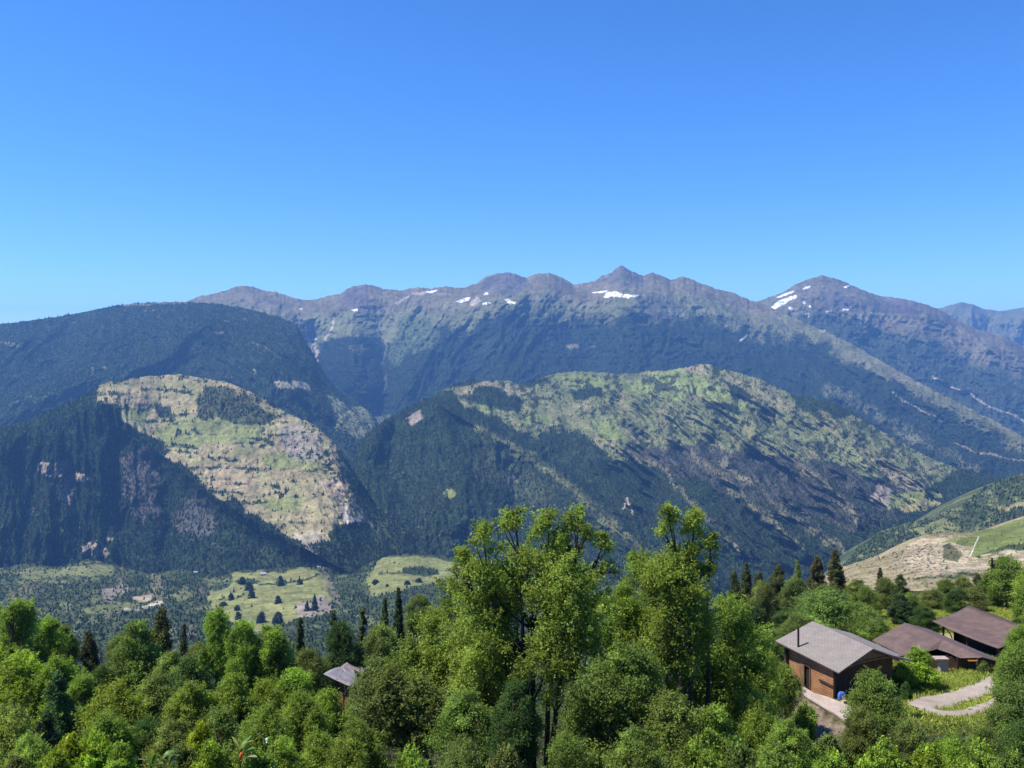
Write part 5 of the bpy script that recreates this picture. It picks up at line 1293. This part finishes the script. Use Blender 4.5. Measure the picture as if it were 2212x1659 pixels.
for a, b in (ft[1:3], ft[2:4], (ft[3], ft[0])):
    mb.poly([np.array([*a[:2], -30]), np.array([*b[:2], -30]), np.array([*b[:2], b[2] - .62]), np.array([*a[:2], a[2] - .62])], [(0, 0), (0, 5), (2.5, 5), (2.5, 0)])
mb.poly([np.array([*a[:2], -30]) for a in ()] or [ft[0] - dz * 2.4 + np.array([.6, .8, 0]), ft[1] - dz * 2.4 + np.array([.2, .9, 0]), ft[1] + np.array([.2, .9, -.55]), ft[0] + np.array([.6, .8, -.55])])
mb.build('wall', INSIDE_SHADE, ba)  # walls coloured near black, painting in the shade under the roof
for u in (.12, .5, .94):
    a = bl + (bf - bl) * u + (bp - bl) * .10; mb = MB(); mb.beam(np.array([a[0], a[1], gz(a[0], a[1]) - .3]), a - dz * .36, .15, .15); mb.build('post', DARKT, ba)
# curved brace at the open end
a = bl + (bf - bl) * .06 + (bp - bl) * .05 - dz * .1; g = on_ground(2050, 1404); cpts = [a + (g - a) * t + np.array([.75 * math.sin(math.pi * t), 0, 0]) for t in np.linspace(0, 1, 8)]
mb = MB(); mb.tube(cpts, [.06] * 8, 8); mb.build('curved_brace', FASCIA2, ba, True)

# --- small cabin among the left trees
c1, c2, c3, c4, c5, c6 = at(699, 1455, 70.5), at(735, 1441, 73.5), at(749, 1433, 75.0), at(790, 1447, 74.2), at(774, 1489, 68.6), at(752, 1462, 71.6)
cbn = empty('cabin', tuple((c1 + c4) / 2 - dz * 2.6), 'small cabin with curved grey roof half hidden among the left trees', 'cabin')
mb = grid_sheet([c1, c5], [c2 + (c2 - c1) * .06, c4 + np.array([-.2, -.1, -.1])], 10, 6, .07, lambda u, v: -.05 * math.sin(math.pi * u) + .10 * math.sin(math.pi * v))
mb.build('roof', ROOF_C, cbn, True, True)
mb = grid_sheet([at(737, 1442, 73.2), at(768, 1478, 70.1)], [c3, c4], 10, 6, .07, lambda u, v: .10 - .12 * math.sin(math.pi * u))
mb.build('upper_roof', simple('patched_roof', (.185, .15, .145), .8, .4, 3, .02, .25), cbn, True, True)
mb = MB(); f1, f2 = c1 + (c5 - c1) * .34 + np.array([.25, .5, -.1]), c1 + (c5 - c1) * .93 + np.array([.1, .5, -.1]); f3, f4 = f2 + (c4 - c5) * .8, f1 + (c4 - c5) * .8
for a, b in ((f1, f2), (f2, f3), (f3, f4), (f4, f1)): mb.poly([np.array([*a[:2], -32]), np.array([*b[:2], -32]), np.array([*b[:2], b[2]]), np.array([*a[:2], a[2]])], [(0, 0), (3, 0), (3, 3), (0, 3)])
mb.build('wall', simple('rust_red_boards', (.16, .06, .028), .8, .5, 2.5, .01, .2), cbn)
for u in (.36, .84): 
    a = c1 + (c5 - c1) * u + np.array([.05, .2, -.05]); mb = MB(); mb.beam(np.array([a[0], a[1], -32]), a, .12, .12); mb.build('post', DARKT if u < .5 else PLAST, cbn)

# --- tiny farm buildings down in the valley
for fx, fy, sz, lab in ((568, 1243, 10, 'tiny pale-roofed farm building at the top edge of the tree-dotted valley field'), (424, 1236, 7, 'tiny whitish hut on the valley floor left of the tree-dotted field')):
    k = np.unravel_index(int(np.argmin((X7 - fx) ** 2 + (Y7 - fy) ** 2)), X7.shape); p = P7[k]; u_ = sz / F * p[1]
    fb = empty('farm_building', tuple(p), lab, 'building')
    mb = MB(); mb.box(p - dz * 3, u_, u_ * .7, 3 + u_ * .35, .3); mb.build('wall', PLAST, fb)
    ca_, sa_ = math.cos(.3), math.sin(.3); T = lambda x, y, h_: p + np.array([x * ca_ - y * sa_, x * sa_ + y * ca_, h_]) * 1.0
    mb = MB(); a_, b_, h0_, h1_ = u_ * .58, u_ * .45, u_ * .33, u_ * .62
    sheet(mb, [T(-a_, -b_, h0_), T(a_, -b_, h0_), T(a_, 0, h1_), T(-a_, 0, h1_)], .3); sheet(mb, [T(-a_, 0, h1_ + .01), T(a_, 0, h1_ + .01), T(a_, b_, h0_), T(-a_, b_, h0_)], .3); mb.build('roof', WHITE, fb)

# --- utility pole, beams on the meadow
X, d = (2143 - CX) / F * 113, 113; zg = float(gz(X, d)); zt_ = -(1205 - HY) / F * d
pl = empty('utility_pole', (X, d, zg), 'dark wooden utility pole with short crossarm above the right-hand trees', 'pole')
mb = MB(); mb.tube([(X, d, zg - .4), (X + .05, d, (zg + zt_) / 2), (X, d, zt_)], [.17, .15, .12], 10); mb.build('post', DARKT, pl, True)
for dzz, wd in ((.35, .9), (.95, .7)):
    mb = MB(); mb.beam((X - wd / 2, d - .12, zt_ - dzz), (X + wd / 2, d - .12, zt_ - dzz), .10, .10); ca_ = mb.build('crossarm', DARKT, pl)
    for sx in (-1, 1):
        mb = MB(); mb.tube([(X + sx * wd * .42, d - .12, zt_ - dzz + .05), (X + sx * wd * .42, d - .12, zt_ - dzz + .16)], [.04, .03], 8); o = mb.build('insulator', WHITE); o.parent = ca_; o.matrix_parent_inverse = ca_.matrix_parent_inverse
for k, (x, y) in enumerate(((2170, 1318), (2177, 1314), (2172, 1311))):
    a = on_ground(x, y); b = on_ground(x + 22, y - 10); 
    if np.linalg.norm(b - a) > 6: b = a + (b - a) / np.linalg.norm(b - a) * 4
    mb = MB(); mb.beam(a + dz * .12, b + dz * .16, .2, .2); o = mb.build('timber_beam', DARKT if k else simple('old_timber', (.09, .07, .05), .9, .3))
    mb = MB(); mb.beam(a + (a - b) * .004 + dz * .12, a + (b - a) * .10 + dz * .124, .215, .215); q = mb.build('painted_end', ORANGE if k < 2 else DARKT); q.parent = o
    o['label'] = 'dark squared timber lying on the meadow beyond the barn roof'; o['category'] = 'beam'; o['group'] = 'timbers on the meadow'
p = on_ground(2192, 1334)

# --- big-leaved plants at the bottom edge
def blade(mb, base, tip, w, droop, n=8, fold=.25):
    base, tip = P3(base), P3(tip); L = tip - base; side = np.cross(L, (0, 0, 1)); side /= np.linalg.norm(side) + 1e-9; up = np.cross(side, L); up /= np.linalg.norm(up)
    row = []
    for i in range(n + 1):
        t = i / n; c = base + L * t + up * droop * math.sin(math.pi * t) * .6; ww = w * math.sin(math.pi * min(1, .06 + t * .94)) ** .75
        row.append((c - side * ww + up * fold * ww, c, c + side * ww + up * fold * ww))
    for a, b in zip(row[:-1], row[1:]):
        mb.poly([a[0], a[1], b[1], b[0]]); mb.poly([a[1], a[2], b[2], b[1]])
LEAFY = {}
def leafm(nm, c):
    m, nt, out = mat(nm); b = nd(nt, 'ShaderNodeBsdfPrincipled'); b.inputs['Roughness'].default_value = .4
    tc = nd(nt, 'ShaderNodeTexCoord'); v, _ = ramp_noise(nt, 6, .7, 1.3, 4, tc.outputs['Object'])
    r = nd(nt, 'ShaderNodeRGB'); r.outputs[0].default_value = (*c, 1); k = mult(nt, r.outputs[0], v); nt.links.new(k, b.inputs['Base Color'])
    t = nd(nt, 'ShaderNodeBsdfTranslucent'); nt.links.new(k, t.inputs['Color']); x = nd(nt, 'ShaderNodeMixShader'); x.inputs['Fac'].default_value = .35
    nt.links.new(b.outputs['BSDF'], x.inputs[1]); nt.links.new(t.outputs['BSDF'], x.inputs[2]); nt.links.new(x.outputs['Shader'], out.inputs['Surface']); return m
LG, LY, LT, STEM = leafm('big_leaf_green', (.10, .20, .03)), leafm('big_leaf_yellow', (.26, .28, .04)), leafm('big_leaf_pale', (.26, .29, .13)), leafm('stem_green', (.12, .12, .03))
def leafy(x, y, d, label, leaves, flower=None, stem_top=None, name='large_leaved_plant'):
    """leaves: (x0, y0, x1, y1, width, material, depth offset of the tip)"""
    X = (x - CX) / F * d; zg = float(gz(X, d))
    e = empty(name, (X, d, zg - .1), label, 'plant')
    mb = MB(); st_ = at(*stem_top, d) if stem_top else at(x, y, d); mb.tube([(X, d, zg - .2), ((X + st_[0]) / 2 + .03, d, (zg + st_[2]) / 2), st_], [.06, .045, .03], 8); mb.build('stem', STEM, e, True)
    for (xa, ya, xb, yb, wd, mt, dd_) in leaves:
        mb = MB(); blade(mb, at(xa, ya, d), at(xb, yb, d + dd_), wd / F * d, .25 * math.hypot(xb - xa, yb - ya) / F * d); mb.build('leaf', mt, e, True)
    if flower:
        fx, fy, h = flower; mb = MB(); c = at(fx, fy, d - .1)
        mb.tube([c, c + dz * h * .4, c + dz * h * .8 + np.array([.02, 0, 0]), c + dz * h], [.03, .055, .04, .01], 8); mb.build('flower', simple('red_flower', (.55, .10, .02), .6, .2, 6), e, True)
    return e
leafy(326, 1659, 27, 'yellow-green plant with a few big oval leaves at the bottom edge', [(326, 1652, 328, 1618, 7, LY, -.2), (326, 1656, 322, 1632, 5, LY, .3), (328, 1656, 346, 1624, 9, LG, -.2), (326, 1658, 296, 1640, 6, LT, -.3), (328, 1658, 352, 1650, 8, LG, -.4), (320, 1640, 312, 1634, 3, LY, 0), (352, 1640, 378, 1622, 8, LG, .2), (366, 1650, 390, 1630, 6, LG, .3)], stem_top=(326, 1652))
leafy(518, 1640, 27, 'large paddle-leaved plant with a red-orange flower bud at the bottom', [(518, 1625, 508, 1596, 5, LY, 0), (518, 1624, 550, 1600, 6, LY, -.3), (518, 1634, 556, 1616, 7, LG, .2), (520, 1645, 556, 1636, 8, LT, -.4), (518, 1632, 500, 1590, 4, LY, .3), (520, 1625, 545, 1588, 5, LG, .5)], flower=(520, 1640, .22), stem_top=(518, 1622))
leafy(572, 1640, 29, 'dark-stemmed plant with one pale upright leaf right of the red flower', [(572, 1612, 552, 1584, 8, LT, -.2), (572, 1612, 574, 1594, 5, LG, .3), (572, 1606, 586, 1590, 4, LG, .2)], stem_top=(572, 1606), name='pale_leaved_plant')

# --- meadow grass round the houses, clear of roads and walls
foots = [[(w0 - la * .2)[:2], (w1 + la * .2)[:2], (w1 + lb * Wg)[:2], (g1)[:2]], [f[:2] for f in foot], [f[:2] for f in ft], [p[:2] for p in tp]]
def grassy(x, y, X, d):
    ok = (x > 1855 + 20 * vnoise(X, d, 3)) & (d > 54.5) & off_road(X, d, -.16)
    for f in foots: ok &= ~inpoly(X, d, f)
    ok &= ~inpoly(x, y, [(2006, 1370), (2060, 1368), (2076, 1384), (2066, 1400), (2040, 1410), (2002, 1398)])
    return ok
X, Y, Z = scatter(150000, 54, 128, 1850, 2300, grassy)
n = len(X); an = rng.random(n) * 6.28; hgt = (.10 + .20 * rng.random(n)) * (1 + .6 * vnoise(X / 4, Y / 4, 8)); wd = .035 + .03 * rng.random(n)
b0 = np.stack([X, Y, Z - .02], -1); sd = np.stack([np.cos(an), np.sin(an), 0 * an], -1) * wd[:, None]
tipv = b0 + np.stack([.4 * hgt * rng.standard_normal(n), .4 * hgt * rng.standard_normal(n), hgt], -1)
V = np.stack([b0 - sd, b0 + sd, tipv], 1).reshape(-1, 3)
c = np.array([.25, .30, .05]) * np.exp(.25 * rng.standard_normal((n, 1)) + .45 * fbm(X / 5, Y / 5, 3, 6)[:, None]) * (1 + np.array([.12, .04, 0]) * rng.standard_normal((n, 1)))
link('meadow_grass', mesh_np('meadow_grass', V, np.arange(n * 3).reshape(-1, 3), GRASS, np.repeat(c, 3, 0).clip(.004, .4), False), None, kind='stuff', label='short yellow-green meadow grass around the houses', category='grass')
bpy.context.view_layer.update()
HAZE, SUN, SKY, EXPO, HCOL, SKYSAT = 4.9e-5, 4.4, .113, 1.0, (.20, .47, 1.0, 1), 1.14

# ------------------------------------------------------------------ air
m, nt, out = mat('haze_air')
pv = nd(nt, 'ShaderNodeVolumePrincipled')
pv.inputs['Density'].default_value = HAZE; pv.inputs['Color'].default_value = HCOL; pv.inputs['Density Attribute'].default_value = ''
pv.inputs['Anisotropy'].default_value = .15
nt.links.new(pv.outputs['Volume'], out.inputs['Volume'])
zl = min(float(P[..., 2].min()) for P, *_ in LAND.values()); zh = max(float(P[..., 2].max()) for P, *_ in LAND.values())
lo = min(float(np.array(o.bound_box)[:, 2].min()) for o in bpy.data.objects if o.type == 'MESH' and o.get('kind') == 'structure')
xm = max(float(np.abs(np.array(o.bound_box)[:, 0]).max()) for o in bpy.data.objects if o.type == 'MESH') + 300
ym = max(float(np.array(o.bound_box)[:, 1].max()) for o in bpy.data.objects if o.type == 'MESH') + 300
hz = MB(); hz.hexa([(-xm, -400, lo - 1), (xm, -400, lo - 1), (xm, ym, lo - 1), (-xm, ym, lo - 1)], [(-xm, -400, zh + 40), (xm, -400, zh + 40), (xm, ym, zh + 40), (-xm, ym, zh + 40)])
hz.build('haze', m, None, kind='stuff', label='thin blue haze filling the valley air', category='haze')

# ------------------------------------------------------------------ light, sky, camera
S_EL, S_X, S_Y = R(58), -.96, -.12            # the sun stands to the left, a little behind the viewpoint
h = math.hypot(S_X, S_Y)
sdir = (S_X / h * math.cos(S_EL), S_Y / h * math.cos(S_EL), math.sin(S_EL))
from mathutils import Vector
sun = bpy.data.lights.new('sun', 'SUN'); sun.energy = SUN; sun.angle = R(.5); sun.color = (1, .955, .88)
so = bpy.data.objects.new('sun', sun); C.objects.link(so); so.rotation_euler = Vector(sdir).to_track_quat('Z', 'Y').to_euler()
w = bpy.data.worlds.new('World'); bpy.context.scene.world = w; w.use_nodes = True
nt = w.node_tree; bg = nt.nodes['Background']
sk = nt.nodes.new('ShaderNodeTexSky'); sk.sky_type = 'NISHITA'; sk.sun_disc = False
sk.sun_elevation = S_EL; sk.sun_rotation = math.atan2(S_X, S_Y)
sk.altitude = 2000; sk.air_density = 1.0; sk.dust_density = 0; sk.ozone_density = 10.0
hs = nt.nodes.new('ShaderNodeHueSaturation'); hs.inputs['Saturation'].default_value = SKYSAT; hs.inputs['Value'].default_value = 1.0; hs.inputs['Hue'].default_value = .505
nt.links.new(sk.outputs['Color'], hs.inputs['Color']); nt.links.new(hs.outputs['Color'], bg.inputs['Color']); bg.inputs['Strength'].default_value = SKY
cam = bpy.data.cameras.new('camera'); co = bpy.data.objects.new('camera', cam); C.objects.link(co)
co.location = (0, 0, 0); co.rotation_euler = (R(90), 0, 0)
cam.sensor_width = 36; cam.lens = 36 * F / 2212; cam.shift_y = -(829.5 - HY) / 2212
cam.clip_start = .2; cam.clip_end = 60000
sc = bpy.context.scene; sc.camera = co
sc.view_settings.view_transform = 'Standard'; sc.view_settings.look = 'None'; sc.view_settings.exposure = EXPO; sc.view_settings.gamma = 1
sc.cycles.max_bounces = 8; sc.cycles.diffuse_bounces = 3; sc.cycles.transmission_bounces = 4; sc.cycles.volume_bounces = 0
